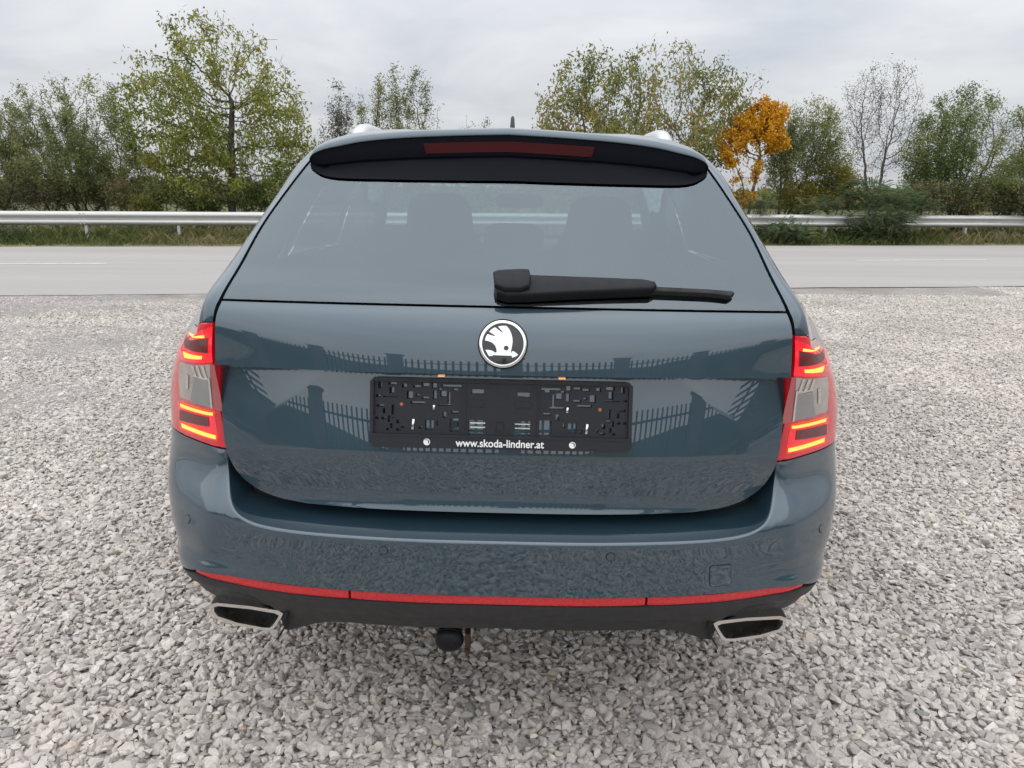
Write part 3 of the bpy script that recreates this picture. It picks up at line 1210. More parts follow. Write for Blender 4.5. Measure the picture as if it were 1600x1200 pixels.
bm = bmesh.new()
ring_mesh(bm, [(ER, -.008), (ER, .0035), (ER * .985, .0048), (ER * .93, .0062), (ER * .87, .0058), (ER * .845, .0042), (ER * .84, .001)])
bmesh.ops.recalc_face_normals(bm, faces=bm.faces)
bmobj('emblem_ring', bm, chrome, emb, 40)
bm = bmesh.new()
rg = ring_mesh(bm, [(ER * 1.05, -.010), (ER * 1.05, .0), (ER * .99, .001)])
bmobj('emblem_base', bm, black_plastic, emb, 40)
bm = bmesh.new()
rg = ring_mesh(bm, [(ER * .86, .0012), (ER * .5, .0026)])
bm.faces.new(rg[-1])
bmesh.ops.recalc_face_normals(bm, faces=bm.faces)
bmobj('emblem_disc', bm, black_gloss, emb, 40)


def emb_poly(name, pts, h0, h1, mat, bev=.0008, org=None, sc=1.):
    """flat relief from points of the enlarged emblem view (centre 578, 578; radius 432 px)"""
    bm = bmesh.new()
    O, T_, N_ = (eO, eT, eN) if org is None else org
    a, b = [], []
    for x, y in pts:
        p = O + (eR * (x - 578) + T_ * (578 - y)) * (ER / 432 * sc)
        a.append(bm.verts.new(p + N_ * h0))
        b.append(bm.verts.new(p + N_ * h1))
    k = len(pts)
    top = bm.faces.new(b)
    for i in range(k):
        bm.faces.new((a[i], a[(i + 1) % k], b[(i + 1) % k], b[i]))
    bmesh.ops.recalc_face_normals(bm, faces=bm.faces)
    if bev:
        es = [e for e in bm.edges if e.verts[0] in b and e.verts[1] in b]
        bmesh.ops.bevel(bm, geom=es, offset=bev, segments=2, affect='EDGES', clamp_overlap=True)
    bmesh.ops.triangulate(bm, faces=[f for f in bm.faces if len(f.verts) > 4])
    return bmobj(name, bm, mat, emb if org is None else None, 30)


WING = [(485, 265), (560, 250), (635, 252), (685, 305), (725, 385), (748, 470), (752, 540), (745, 600), (735, 660), (725, 720), (745, 735), (745, 785),
        (420, 780), (470, 725), (465, 670), (440, 610), (390, 560), (320, 533), (252, 520), (265, 465), (295, 405), (420, 440), (440, 435), (430, 425), (325, 362),
        (370, 315), (430, 280), (560, 372), (575, 370), (570, 360)]
emb_poly('emblem_wing', WING, .001, .0040, chrome)
emb_poly('emblem_arrow', [(265, 690), (310, 688), (380, 700), (440, 735), (745, 745), (750, 700), (790, 712), (858, 765), (810, 800), (748, 822), (745, 788), (410, 782),
                          (385, 800), (330, 800)], .001, .0044, chrome)
bm = bmesh.new()
c0 = eO + (eR * (640 - 578) + eT * (578 - 650)) * (ER / 432)
disc(bm, c0 + eN * .0040, eR, eT, eN, ER * .105, .0012)
bmobj('emblem_eye', bm, black_gloss, emb)

# ---- number-plate holder ------------------------------------------
TH = math.atan2(.0305, .157)
pN = Vector((0, -math.cos(TH), math.sin(TH)))
pT = Vector((0, math.sin(TH), math.cos(TH)))
PW, PH = .526, .142
pC = Vector((0, gateY(0, .8525) - .0115, .8525)) + Vector((-.001, 0, 0))
holder = empty('plate_holder')
holder.parent = car
RES = .0025
nw, nh = int(PW / RES), int(PH / RES)
H = np.full((nh, nw), 2.0)          # height in mm above the backing plane; nan = hole
CX0, CX1, CYT, CYB = 75, 1485, 462, 850


def cell(cx, cy):
    x = (cx - CX0) / (CX1 - CX0) * nw
    y = (CYB - (cy - (cx - 780) * .0177)) / (CYB - CYT) * nh
    return x, y


def fill(r, h):
    x0, y1 = cell(r[0], r[1])
    x1, y0 = cell(r[2], r[3])
    a, b = int(round(x0)), max(int(round(x1)), int(round(x0)) + 1)
    c, d = int(round(y0)), max(int(round(y1)), int(round(y0)) + 1)
    H[max(c, 0):min(d, nh), max(a, 0):min(b, nw)] = h


fill((575, 470, 985, 782), 4.0)
left = [(112, 480, 135, 515), (168, 480, 218, 497), (178, 505, 203, 545), (246, 490, 272, 505), (305, 492, 346, 512), (350, 485, 390, 502), (405, 485, 434, 508),
        (437, 508, 460, 526), (458, 494, 562, 509), (268, 528, 306, 572), (318, 545, 338, 560), (352, 556, 392, 572), (410, 525, 434, 572), (142, 552, 220, 564),
        (450, 525, 482, 562), (288, 585, 372, 600), (105, 545, 128, 562), (108, 600, 150, 614), (140, 625, 154, 652), (190, 605, 202, 657), (105, 670, 122, 688),
        (138, 670, 156, 688), (170, 665, 206, 680), (170, 680, 182, 702), (215, 685, 234, 712), (180, 710, 196, 738), (160, 733, 178, 752), (215, 733, 242, 747),
        (246, 725, 264, 740), (370, 688, 416, 748), (340, 726, 356, 742), (488, 530, 506, 600), (520, 515, 545, 530), (462, 645, 486, 680), (430, 690, 446, 720),
        (505, 680, 560, 755), (440, 600, 520, 612), (510, 640, 550, 650)]
for r in left:
    fill(r, np.nan)
    q = (1560 - r[2], r[1] + (780 - r[0]) * .0354, 1560 - r[0], r[3] + (780 - r[0]) * .0354)
    fill(q, np.nan)
fill((520, 700, 546, 735), 4.0)
for r in ((622, 515, 686, 545), (870, 530, 936, 560), (608, 690, 702, 770), (850, 695, 944, 777), (990, 690, 1046, 777)):
    fill(r, np.nan)
for r in ((606, 580, 688, 612), (862, 586, 942, 616)):
    fill(r, 6.5)
fill((750, 698, 802, 757), 2.5)
fill((760, 706, 793, 748), 5.5)
for r in ((615, 508, 692, 514), (864, 522, 942, 528), (582, 470, 588, 782), (974, 478, 980, 790)):
    fill(r, 6.0)
# outer rim and the lettered bar along the bottom
H[:, :3] = 9
H[:, -3:] = 9
H[-3:, :] = 9
bar = int(.024 / RES)
H[:bar, :] = 11
H[bar:bar + 2, :] = 12.5
rc = 4
for i in range(rc):
    for j in range(rc):
        if (rc - i) ** 2 + (rc - j) ** 2 > rc * rc + 1:
            for a in (i, nh - 1 - i):
                for b in (j, nw - 1 - j):
                    H[a, b] = -99
V, Fc = [], []


def hv(i, j, h):
    V.append(pC + eR * (j * RES - PW / 2) + pT * (i * RES - PH / 2) + pN * (h / 1000))
    return len(V) - 1


def hgt(i, j):
    if 0 <= i < nh and 0 <= j < nw and H[i, j] != -99:
        return H[i, j]
    return -98.


for i in range(nh):
    for j in range(nw):
        h = H[i, j]
        if h == -99 or np.isnan(h):
            continue
        Fc.append([hv(i, j, h), hv(i, j + 1, h), hv(i + 1, j + 1, h), hv(i + 1, j, h)])
        for di, dj, e in ((0, 1, ((0, 1), (1, 1))), (0, -1, ((1, 0), (0, 0))), (1, 0, ((1, 1), (1, 0))), (-1, 0, ((0, 0), (0, 1)))):
            g = hgt(i + di, j + dj)
            lowv = -3. if (np.isnan(g) or g == -98.) else g
            if lowv < h:
                (a, b), (c, d) = e
                Fc.append([hv(i + a, j + b, h), hv(i + a, j + b, lowv), hv(i + c, j + d, lowv), hv(i + c, j + d, h)])
hm = pyobj('holder_tray', V, Fc, holder_plastic, holder, smooth=False)


def pl_pt(cx, cy, h):
    x, y = cell(cx, cy)
    return pC + eR * (x * RES - PW / 2) + pT * (y * RES - PH / 2) + pN * h


for cx, cy in ((243, 601), (1312, 627)):
    bm = bmesh.new()
    disc(bm, pl_pt(cx, cy, .002), eR, pT, pN, .0036, .002, dome=.0005)
    sc_ = bmobj('screw', bm, rust, holder)
for cx, cy, w, h in ((307, 712, .0045, .021), (1244, 735, .0045, .020), (418, 617, .004, .009), (1137, 630, .004, .011)):
    bm = bmesh.new()
    add_box(bm, pl_pt(cx, cy, .004), (w, .003, h), Matrix.Rotation(-TH, 3, 'X') @ Matrix.Rotation(R(6), 3, 'Y'), bevel=.0008)
    bmobj('metal_clip', bm, chrome, holder)
for cx, cy in ((655, 706), (655, 730), (897, 712), (897, 735)):  # thin pale strips inside the pocket openings
    bm = bmesh.new()
    add_box(bm, pl_pt(cx, cy, -.004), (.030, .0015, .0026), Matrix.Rotation(-TH, 3, 'X'))
    bmobj('pale_strip', bm, lens_bright, holder)

# lettering on the bar
cu = bpy.data.curves.new('lettering', 'FONT')
cu.body = 'www.skoda-lindner.at'
cu.size = .024
cu.align_x = 'CENTER'
cu.align_y = 'CENTER'
cu.extrude = .0002
cu.offset = .0004
tmp = bpy.data.objects.new('lettering_tmp', cu)
COL.objects.link(tmp)
bpy.context.view_layer.update()
dg = bpy.context.evaluated_depsgraph_get()
tme = bpy.data.meshes.new_from_object(tmp.evaluated_get(dg))
bpy.data.objects.remove(tmp)
xs = [v.co.x for v in tme.vertices]
ys = [v.co.y for v in tme.vertices]
kx = .177 / (max(xs) - min(xs))
ky = .0155 / (max(ys) - min(ys))
xm, ym = (max(xs) + min(xs)) / 2, (max(ys) + min(ys)) / 2
base = pC + pT * (-PH / 2 + .0122) + pN * .0113
for v in tme.vertices:
    v.co = base + eR * ((v.co.x - xm) * kx - .0015) + pT * ((v.co.y - ym) * ky) + pN * v.co.z
tme.name = 'lettering'
link_mesh('lettering', tme, holder, white_print)
for cx in (384, 1165):
    x = (cx - CX0) / (CX1 - CX0) * PW - PW / 2
    oc = pC + eR * x + pT * (-PH / 2 + .0122) + pN * .0110
    bm = bmesh.new()
    disc(bm, oc, eR, pT, pN, .0068, .0005)
    bmobj('small_emblem', bm, white_print, holder)
    w2 = emb_poly('small_emblem_wing', [(285, 320), (420, 230), (430, 280), (560, 372), (575, 370), (485, 265), (700, 240), (860, 400), (900, 600), (840, 720), (760, 690),
                                        (752, 540), (725, 385), (640, 258)], .0004, .0009, holder_plastic, 0, (oc, pT, pN), .15)
    w2.parent = holder
# two small lamps under the fold, lighting the plate
for u, v in ((690, 587), (878, 592)):
    q = car_at(u, v, .068)
    bm = bmesh.new()
    add_box(bm, (q[0], .066, .9305), (.014, .010, .003), bevel=.001)
    bmobj('plate_lamp', bm, lamp_warm, car)

# ---- wheels -------------------------------------------------------


def make_wheel():
    w = empty('wheel')
    prof = [(.205, -.100), (.235, -.112), (.285, -.112), (.308, -.098), (.316, -.07), (.318, 0), (.316, .07), (.308, .098), (.285, .112), (.235, .112), (.205, .100)]
    seg = 48
    V, Fc = [], []
    for r_, x in prof:
        for k in range(seg):
            t = 2 * math.pi * k / seg
            V.append((x, r_ * math.cos(t), r_ * math.sin(t)))
    for i in range(len(prof) - 1):
        for k in range(seg):
            Fc.append((i * seg + k, i * seg + (k + 1) % seg, (i + 1) * seg + (k + 1) % seg, (i + 1) * seg + k))
    pyobj('tyre', V, Fc, rubber, w)
    bm = bmesh.new()
    prof = [(.207, .100), (.222, .105), (.205, .09), (.195, .02), (.19, -.08)]
    rr = []
    for r_, x in prof:
        rr.append([bm.verts.new((x, r_ * math.cos(2 * math.pi * k / seg), r_ * math.sin(2 * math.pi * k / seg))) for k in range(seg)])
    for a, b in zip(rr, rr[1:]):
        for k in range(seg):
            bm.faces.new((a[k], a[(k + 1) % seg], b[(k + 1) % seg], b[k]))
    for k in range(5):
        for d in (-.16, .16):
            t = 2 * math.pi * k / 5 + d
            m_ = Matrix.Rotation(t, 3, 'X')
            add_box(bm, m_ @ Vector((.078, 0, .128)), (.03, .028, .15), m_, bevel=.006)
    add_tube(bm, [(.05, 0, 0), (.09, 0, 0)], .06, 24)
    bmobj('rim', bm, alloy, w)
    bm = bmesh.new()
    add_tube(bm, [(.0, 0, 0), (.03, 0, 0)], .15, 32)
    bmobj('brake_disc', bm, steel, w)
    return w


wh0 = make_wheel()
first = True
for (x, y, s) in ((.775, WR, 1), (-.775, WR, -1), (.775, WF, 1), (-.775, WF, -1)):
    w = wh0 if first else wh0.copy()
    if not first:
        COL.objects.link(w)
        for c in list(wh0.children):
            d = c.copy()
            COL.objects.link(d)
            d.parent = w
    first = False
    w.parent = car
    w.location = (x, y, .325)
    w.rotation_euler = (0, 0, 0 if s > 0 else math.pi)
for s in (-1, 1):
    for yc in (WR, WF):
        V, Fc = [], []
        for k in range(25):
            t = math.pi * k / 24
            for x in (s * .50, s * .865):
                V.append((x, yc + .37 * math.cos(t), .315 + .37 * math.sin(t)))
        for k in range(24):
            Fc.append((2 * k, 2 * k + 1, 2 * k + 3, 2 * k + 2))
        pyobj('wheel_arch_liner', V, Fc, dark, car)
    bm = bmesh.new()
    V, Fc = superbox((s * .985, 3.05, 1.03), (.20, .11, .14), .5)
    pyobj('door_mirror', V, Fc, paint, car)
    for yc, z in ((2.05, .90), (3.0, .89)):
        xh = float(S(float(a_at(yc, z)), z)[0])
        bm = bmesh.new()
        add_box(bm, (s * (xh + .012), yc - .25, z), (.024, .19, .03), bevel=.008)
        bmobj('door_handle', bm, paint, car)

# ---- cabin --------------------------------------------------------


def cush(name, c, s, mat, parent, e=.4, rx=0.):
    V, Fc = superbox((0, 0, 0), s, e)
    m_ = Matrix.Translation(Vector(c)) @ Matrix.Rotation(rx, 4, 'X')
    return pyobj(name, [m_ @ Vector(v) for v in V], Fc, mat, parent, 60)


for x in (-.335, .395):
    st_ = empty('front_seat')
    st_.parent = car
    V, Fc = [], []
    prof = [(.62, .27), (.75, .27), (.90, .265), (1.0, .235), (1.06, .185), (1.12, .155), (1.19, .145), (1.235, .13), (1.262, .10), (1.27, .05)]
    for z, hw in prof:
        for k in range(20):
            t = 2 * math.pi * k / 20
            c_, s_ = math.cos(t), math.sin(t)
            V.append((x + hw * math.copysign(abs(c_) ** .6, c_), 2.30 - (z - .62) * .22 + .075 * math.copysign(abs(s_) ** .7, s_), z))
    for i in range(len(prof) - 1):
        for k in range(20):
            Fc.append((i * 20 + k, i * 20 + (k + 1) % 20, (i + 1) * 20 + (k + 1) % 20, (i + 1) * 20 + k))
    Fc.append(list(range((len(prof) - 1) * 20, len(prof) * 20)))
    pyobj('seat_back', V, Fc, cabin, st_, 60)
    cush('seat_base', (x, 2.58, .55), (.52, .52, .2), cabin, st_)
rb = empty('rear_bench')
rb.parent = car
cush('bench_back', (0, 1.42, .80), (1.28, .16, .56), cabin, rb, .3, R(-14))
cush('bench_base', (0, 1.68, .52), (1.28, .52, .2), cabin, rb, .3)
for x, zt in ((.01, 1.155), (-.42, 1.14), (.42, 1.14)):
    cush('headrest', (x, 1.36, zt - .055), (.215, .09, .15), cabin, rb, .45)
cush('dashboard', (0, 3.12, .90), (1.40, .5, .22), cabin, car, .35)
cush('interior_mirror', (.03, 2.72, 1.235), (.25, .04, .075), cabin, car, .45)
bm = bmesh.new()
bmesh.ops.create_circle(bm, segments=8, radius=.001)
bm.free()
V, Fc = [], []
for i in range(32):
    t = 2 * math.pi * i / 32
    for k in range(8):
        p = 2 * math.pi * k / 8
        rr_ = .185 + .016 * math.cos(p)
        v = Matrix.Rotation(R(65), 3, 'X') @ Vector((rr_ * math.cos(t), rr_ * math.sin(t), .016 * math.sin(p)))
        V.append(v + Vector((-.37, 2.82, .90)))
for i in range(32):
    for k in range(8):
        Fc.append((i * 8 + k, i * 8 + (k + 1) % 8, ((i + 1) % 32) * 8 + (k + 1) % 8, ((i + 1) % 32) * 8 + k))
pyobj('steering_wheel', V, Fc, cabin, car)
bm = bmesh.new()
add_box(bm, (0, .85, .955), (1.16, 1.05, .02), bevel=.004)
bmobj('load_cover', bm, cabin, car)
# roof lining
aa = np.concatenate([np.linspace(2.0, 15, 60)])
zl = [1.362, 1.385, 1.405, 1.418]
for s in (1,):
    y_, x_ = np.linspace(.55, 2.45, 20), np.linspace(-1, 1, 14)
    V = [(x * .52, y, 1.395 - .05 * x * x - .02 * abs(y - 1.5)) for y in y_ for x in x_]
    pyobj('roof_lining', V, gridfaces(20, 14), cabin_pale, car)


# ================================================================== THE PLACE
# the road runs 8.5 degrees off the car's cross axis: Y = Y0 + .15 X
RS = .15
RANG = math.atan(RS)
RD = np.array([math.cos(RANG), math.sin(RANG)])      # along the road
RNRM = np.array([-math.sin(RANG), math.cos(RANG)])   # across, away from the camera


def road_pt(t, Y0, off=0.):
    """t metres along the road from the car's centre line, starting on the line Y = Y0 + .15 X"""
    return np.array([0, Y0]) + RD * t + RNRM * off


Y_NEAR, Y_FAR, Y_MID, Y_RAIL = 8.55, 16.65, 12.6, 17.75


def surf_mat(name, c1, c2, scale, rough=.9, bump=0., bscale=60., c3=None, s3=1., bdist=.01, speck=0.):
    m = bpy.data.materials.new(name)
    m.use_nodes = True
    b = m.node_tree.nodes['Principled BSDF']
    b.inputs['Roughness'].default_value = rough
    b.inputs['Specular IOR Level'].default_value = .25
    g = nd(m, 'ShaderNodeNewGeometry')
    n = nd(m, 'ShaderNodeTexNoise', Scale=scale, Detail=6., Roughness=.6)
    lk(m, g.outputs['Position'], n.inputs['Vector'])
    cr = nd(m, 'ShaderNodeValToRGB')
    cr.color_ramp.elements[0].position = .35
    cr.color_ramp.elements[1].position = .65
    cr.color_ramp.elements[0].color = (*c1, 1)
    cr.color_ramp.elements[1].color = (*c2, 1)
    lk(m, n.outputs['Fac'], cr.inputs[0])
    out = cr.outputs[0]
    if c3:
        n3 = nd(m, 'ShaderNodeTexNoise', Scale=s3, Detail=3.)
        lk(m, g.outputs['Position'], n3.inputs['Vector'])
        r3 = nd(m, 'ShaderNodeMapRange')
        r3.inputs[1].default_value = .48
        r3.inputs[2].default_value = .62
        lk(m, n3.outputs['Fac'], r3.inputs[0])
        mx = nd(m, 'ShaderNodeMix', data_type='RGBA')
        lk(m, r3.outputs[0], mx.inputs[0])
        lk(m, out, mx.inputs[6])
        mx.inputs[7].default_value = (*c3, 1)
        out = mx.outputs[2]
    if speck:
        vz = nd(m, 'ShaderNodeTexVoronoi', Scale=speck)
        lk(m, g.outputs['Position'], vz.inputs['Vector'])
        sx_ = nd(m, 'ShaderNodeSeparateColor')
        lk(m, vz.outputs['Color'], sx_.inputs[0])
        r4 = nd(m, 'ShaderNodeMapRange')
        r4.inputs[3].default_value = .62
        r4.inputs[4].default_value = 1.22
        lk(m, sx_.outputs[0], r4.inputs[0])
        vs_ = nd(m, 'ShaderNodeVectorMath', operation='SCALE')
        lk(m, out, vs_.inputs[0])
        lk(m, r4.outputs[0], vs_.inputs['Scale'])
        out = vs_.outputs[0]
    lk(m, out, b.inputs['Base Color'])
    if bump:
        n2 = nd(m, 'ShaderNodeTexVoronoi', Scale=bscale)
        lk(m, g.outputs['Position'], n2.inputs['Vector'])
        bp = nd(m, 'ShaderNodeBump', Strength=bump, Distance=bdist)
        lk(m, n2.outputs['Distance'], bp.inputs['Height'])
        lk(m, bp.outputs[0], b.inputs['Normal'])
    MATS[name] = m
    return m


def hash_noise(x, y, seed=0, freq=1.):
    """smooth value noise, vectorised"""
    x, y = x * freq + seed * 17.3, y * freq - seed * 9.1
    xi, yi = np.floor(x), np.floor(y)
    fx, fy = x - xi, y - yi
    fx, fy = fx * fx * (3 - 2 * fx), fy * fy * (3 - 2 * fy)

    def h(a, b):
        s_ = np.sin(a * 127.1 + b * 311.7 + seed * 74.7) * 43758.5453
        return s_ - np.floor(s_)
    return (h(xi, yi) * (1 - fx) + h(xi + 1, yi) * fx) * (1 - fy) + (h(xi, yi + 1) * (1 - fx) + h(xi + 1, yi + 1) * fx) * fy


def fbm(x, y, seed=0, freq=1., o=4):
    v, a, t = 0., .5, 0.
    for k in range(o):
        v = v + a * hash_noise(x, y, seed + k, freq * 2 ** k)
        t += a
        a *= .5
    return v / t


# open land to the horizon
field = surf_mat('field', (.060, .070, .028), (.130, .115, .055), .35, bump=.4, bscale=3., c3=(.09, .10, .035), s3=.07, bdist=.2)
V = [(-900, -900, -.06), (900, -900, -.06), (900, 1400, -.06), (-900, 1400, -.06)]
o = pyobj('ground', V, [(0, 1, 2, 3)], field, smooth=False)
tag(o, kind='structure')

# gravel yard: packed dirt sheet that swells up between the stones
yard_m = surf_mat('yard_dirt', (.36, .335, .31), (.45, .425, .395), 2.2, bump=.9, bscale=75., c3=(.32, .285, .25), s3=.8, bdist=.02, speck=75.)


def yard_h(x, y):
    wl_ = np.clip((-x - 1.4) / 2.0, 0, 1) * np.clip((y - 1.6) / 1.5, 0, 1)      # wheel-packed patch left of the car
    h = .006 * (fbm(x, y, 3, .9) - .5) + .013 * wl_ * np.clip(fbm(x * .5, y * 1.5, 9, .9) * 3.0 - .95, 0, 1.25)
    edge = np.clip((y - RS * x - (Y_NEAR - 1.3)) / 1.0, 0, 1)
    h = h + edge * .010 * (.25 + fbm(x, y, 5, 1.3))
    return h + .006


nx_, ny_ = 340, 230
gx = np.concatenate([np.linspace(-60, -9, 20), np.linspace(-8.9, 9.9, nx_ - 40), np.linspace(10, 60, 20)])
gv = np.concatenate([np.linspace(0, .72, 70), np.linspace(.722, 1, ny_ - 70)])
XX = np.broadcast_to(gx, (ny_, nx_))
ytop = Y_NEAR + RS * XX
ybot = -16.8
YY = ybot + (ytop + .12 - ybot) * gv[:, None]
ZZ = yard_h(XX, YY)
P = np.stack([XX, YY, ZZ], -1)
me = fast_mesh('yard', P.reshape(-1, 3), gridfaces(ny_, nx_), smooth=True)
o = link_mesh('gravel_yard', me, None, yard_m)
tag(o, kind='structure')

# loose stones
stone_m = bpy.data.materials.new('crushed_stone')
stone_m.use_nodes = True
b = stone_m.node_tree.nodes['Principled BSDF']
b.inputs['Roughness'].default_value = .88
b.inputs['Specular IOR Level'].default_value = .25
at = nd(stone_m, 'ShaderNodeAttribute', attribute_name='tone')
cr = nd(stone_m, 'ShaderNodeValToRGB')
els = cr.color_ramp.elements
for p_, c_ in ((.0, (.22, .212, .207)), (.10, (.36, .336, .318)), (.38, (.475, .436, .403)), (.62, (.535, .493, .456)), (.80, (.58, .54, .503)), (.92, (.65, .615, .58)),
               (.985, (.54, .47, .39)), (1.0, (.48, .37, .26))):
    e = els.new(p_) if p_ not in (0., 1.) else els[0 if p_ == 0. else len(els) - 1]
    e.color = (*c_, 1)
lk(stone_m, at.outputs['Fac'], cr.inputs[0])
gp = nd(stone_m, 'ShaderNodeNewGeometry')
n1 = nd(stone_m, 'ShaderNodeTexNoise', Scale=1.1, Detail=3.)
lk(stone_m, gp.outputs['Position'], n1.inputs['Vector'])
mr = nd(stone_m, 'ShaderNodeMapRange')
mr.inputs[1].default_value = .3
mr.inputs[2].default_value = .7
mr.inputs[3].default_value = .86
mr.inputs[4].default_value = 1.10
lk(stone_m, n1.outputs['Fac'], mr.inputs[0])
n2 = nd(stone_m, 'ShaderNodeTexNoise', Scale=140., Detail=3.)
lk(stone_m, gp.outputs['Position'], n2.inputs['Vector'])
mr2 = nd(stone_m, 'ShaderNodeMapRange')
mr2.inputs[1].default_value = .3
mr2.inputs[2].default_value = .7
mr2.inputs[3].default_value = .85
mr2.inputs[4].default_value = 1.12
lk(stone_m, n2.outputs['Fac'], mr2.inputs[0])
mm = nd(stone_m, 'ShaderNodeMath', operation='MULTIPLY')
lk(stone_m, mr.outputs[0], mm.inputs[0])
lk(stone_m, mr2.outputs[0], mm.inputs[1])
vm = nd(stone_m, 'ShaderNodeVectorMath', operation='SCALE')
lk(stone_m, cr.outputs[0], vm.inputs[0])
lk(stone_m, mm.outputs[0], vm.inputs['Scale'])
lk(stone_m, vm.outputs[0], b.inputs['Base Color'])
bp = nd(stone_m, 'ShaderNodeBump', Strength=.35, Distance=.002)
lk(stone_m, n2.outputs['Fac'], bp.inputs['Height'])
lk(stone_m, bp.outputs[0], b.inputs['Normal'])

shapes = []
for k in range(14):
    bm = bmesh.new()
    for _ in range(15):
        v = rng.normal(size=3)
        v /= np.linalg.norm(v)
        v = np.sign(v) * np.abs(v) ** .8
        bm.verts.new(v * (.82 + .3 * rng.random()))
    r = bmesh.ops.convex_hull(bm, input=bm.verts)
    bmesh.ops.delete(bm, geom=[v for v in bm.verts if not v.link_faces], context='VERTS')
    bmesh.ops.triangulate(bm, faces=bm.faces)
    bm.verts.ensure_lookup_table()
    bm.verts.index_update()
    shapes.append((np.array([v.co[:] for v in bm.verts]), np.array([[v.index for v in f.verts] for f in bm.faces])))
    bm.free()
NVAR = 4
Vs, Fs, tone, var = [], [], [], []
base_i = 0
TILE = 1.0
for t in range(NVAR):
    for layer, cnt in ((0, 2300), (1, 2150), (2, 550)):
        # jittered grid keeps the cover even
        q = int(math.sqrt(cnt)) + 1
        cells = [(i, j) for i in range(q) for j in range(q)]
        for (i, j) in cells:
            x = (i + rng.random()) / q * TILE - .5
            y = (j + rng.random()) / q * TILE - .5
            sz = .0114 * math.exp(rng.normal() * .26) * (1.0, 1.0, .8)[layer]
            sv, sf = shapes[rng.integers(len(shapes))]
            ax = np.array([1.32, .92, .60]) * (1 + .18 * rng.normal(size=3).clip(-1.5, 1.5)) * sz
            ya, pa_, ra = rng.random() * 6.283, rng.normal() * .38, rng.normal() * .38
            Rm = np.array((Matrix.Rotation(ya, 3, 'Z') @ Matrix.Rotation(pa_, 3, 'X') @ Matrix.Rotation(ra, 3, 'Y')))
            z = (.001, .008, .015)[layer] + rng.random() * .006
            Vs.append((sv * ax) @ Rm.T + np.array([x, y, z]))
            Fs.append(sf + base_i)
            base_i += len(sv)
            tn = rng.random()
            if rng.random() < .75:
                tn = .2 + .62 * tn
            tone.append(np.full(len(sv), tn))
            var.append(np.full(len(sv), t))
me = fast_mesh('gravel', np.concatenate(Vs), np.concatenate(Fs),
               {'tone': ('POINT', np.concatenate(tone).astype(float)), 'variant': ('POINT', np.concatenate(var).astype(int))})
gravel = link_mesh('gravel', me, None, stone_m)
tag(gravel, 'loose pale grey crushed stone covering the yard', 'gravel', kind='stuff')
ng = bpy.data.node_groups.new('lay_stones', 'GeometryNodeTree')
ng.interface.new_socket('Geometry', in_out='INPUT', socket_type='NodeSocketGeometry')
ng.interface.new_socket('Geometry', in_out='OUTPUT', socket_type='NodeSocketGeometry')
N, LK = ng.nodes, ng.links
gi, go = N.new('NodeGroupInput'), N.new('NodeGroupOutput')
ja = N.new('GeometryNodeJoinGeometry')
na = N.new('GeometryNodeInputNamedAttribute')
na.data_type = 'INT'
na.inputs['Name'].default_value = 'variant'
for t in range(NVAR):
    cmp_ = N.new('FunctionNodeCompare')
    cmp_.data_type = 'INT'
    cmp_.operation = 'EQUAL'
    LK.new(na.outputs[0], cmp_.inputs[2])
    cmp_.inputs[3].default_value = t
    se = N.new('GeometryNodeSeparateGeometry')
    LK.new(gi.outputs[0], se.inputs[0])
    LK.new(cmp_.outputs[0], se.inputs[1])
    gti = N.new('GeometryNodeGeometryToInstance')
    LK.new(se.outputs[0], gti.inputs[0])
    LK.new(gti.outputs[0], ja.inputs[0])
TX0, TX1, TY0, TY1 = -8, 9, -5, 9
gr = N.new('GeometryNodeMeshGrid')
gr.inputs['Size X'].default_value = (TX1 - TX0) * TILE
gr.inputs['Size Y'].default_value = (TY1 - TY0) * TILE
gr.inputs['Vertices X'].default_value = TX1 - TX0 + 1
gr.inputs['Vertices Y'].default_value = TY1 - TY0 + 1
tf = N.new('GeometryNodeTransform')
LK.new(gr.outputs[0], tf.inputs[0])
tf.inputs['Translation'].default_value = ((TX0 + TX1) / 2, (TY0 + TY1) / 2, 0)
# keep the tiles on the yard side of the road edge
pos = N.new('GeometryNodeInputPosition')
dt = N.new('ShaderNodeVectorMath')
dt.operation = 'DOT_PRODUCT'
LK.new(pos.outputs[0], dt.inputs[0])
dt.inputs[1].default_value = (-RS, 1, 0)
cg = N.new('FunctionNodeCompare')
cg.data_type = 'FLOAT'
cg.operation = 'GREATER_THAN'
LK.new(dt.outputs['Value'], cg.inputs[0])
cg.inputs[1].default_value = Y_NEAR - .55
dl = N.new('GeometryNodeDeleteGeometry')
LK.new(tf.outputs[0], dl.inputs[0])
LK.new(cg.outputs[0], dl.inputs[1])
iop = N.new('GeometryNodeInstanceOnPoints')
LK.new(dl.outputs[0], iop.inputs['Points'])
LK.new(ja.outputs[0], iop.inputs['Instance'])
iop.inputs['Pick Instance'].default_value = True
ri_ = N.new('FunctionNodeRandomValue')
ri_.data_type = 'INT'
ri_.inputs[4].default_value = 0
ri_.inputs[5].default_value = NVAR - 1
ri_.inputs['Seed'].default_value = 5
LK.new(ri_.outputs[2], iop.inputs['Instance Index'])
r2 = N.new('FunctionNodeRandomValue')
r2.data_type = 'INT'
r2.inputs[4].default_value = 0
r2.inputs[5].default_value = 3
r2.inputs['Seed'].default_value = 11
mu = N.new('ShaderNodeMath')
mu.operation = 'MULTIPLY'
LK.new(r2.outputs[2], mu.inputs[0])
mu.inputs[1].default_value = math.pi / 2
cx_ = N.new('ShaderNodeCombineXYZ')
LK.new(mu.outputs[0], cx_.inputs[2])
LK.new(cx_.outputs[0], iop.inputs['Rotation'])
LK.new(iop.outputs[0], go.inputs[0])
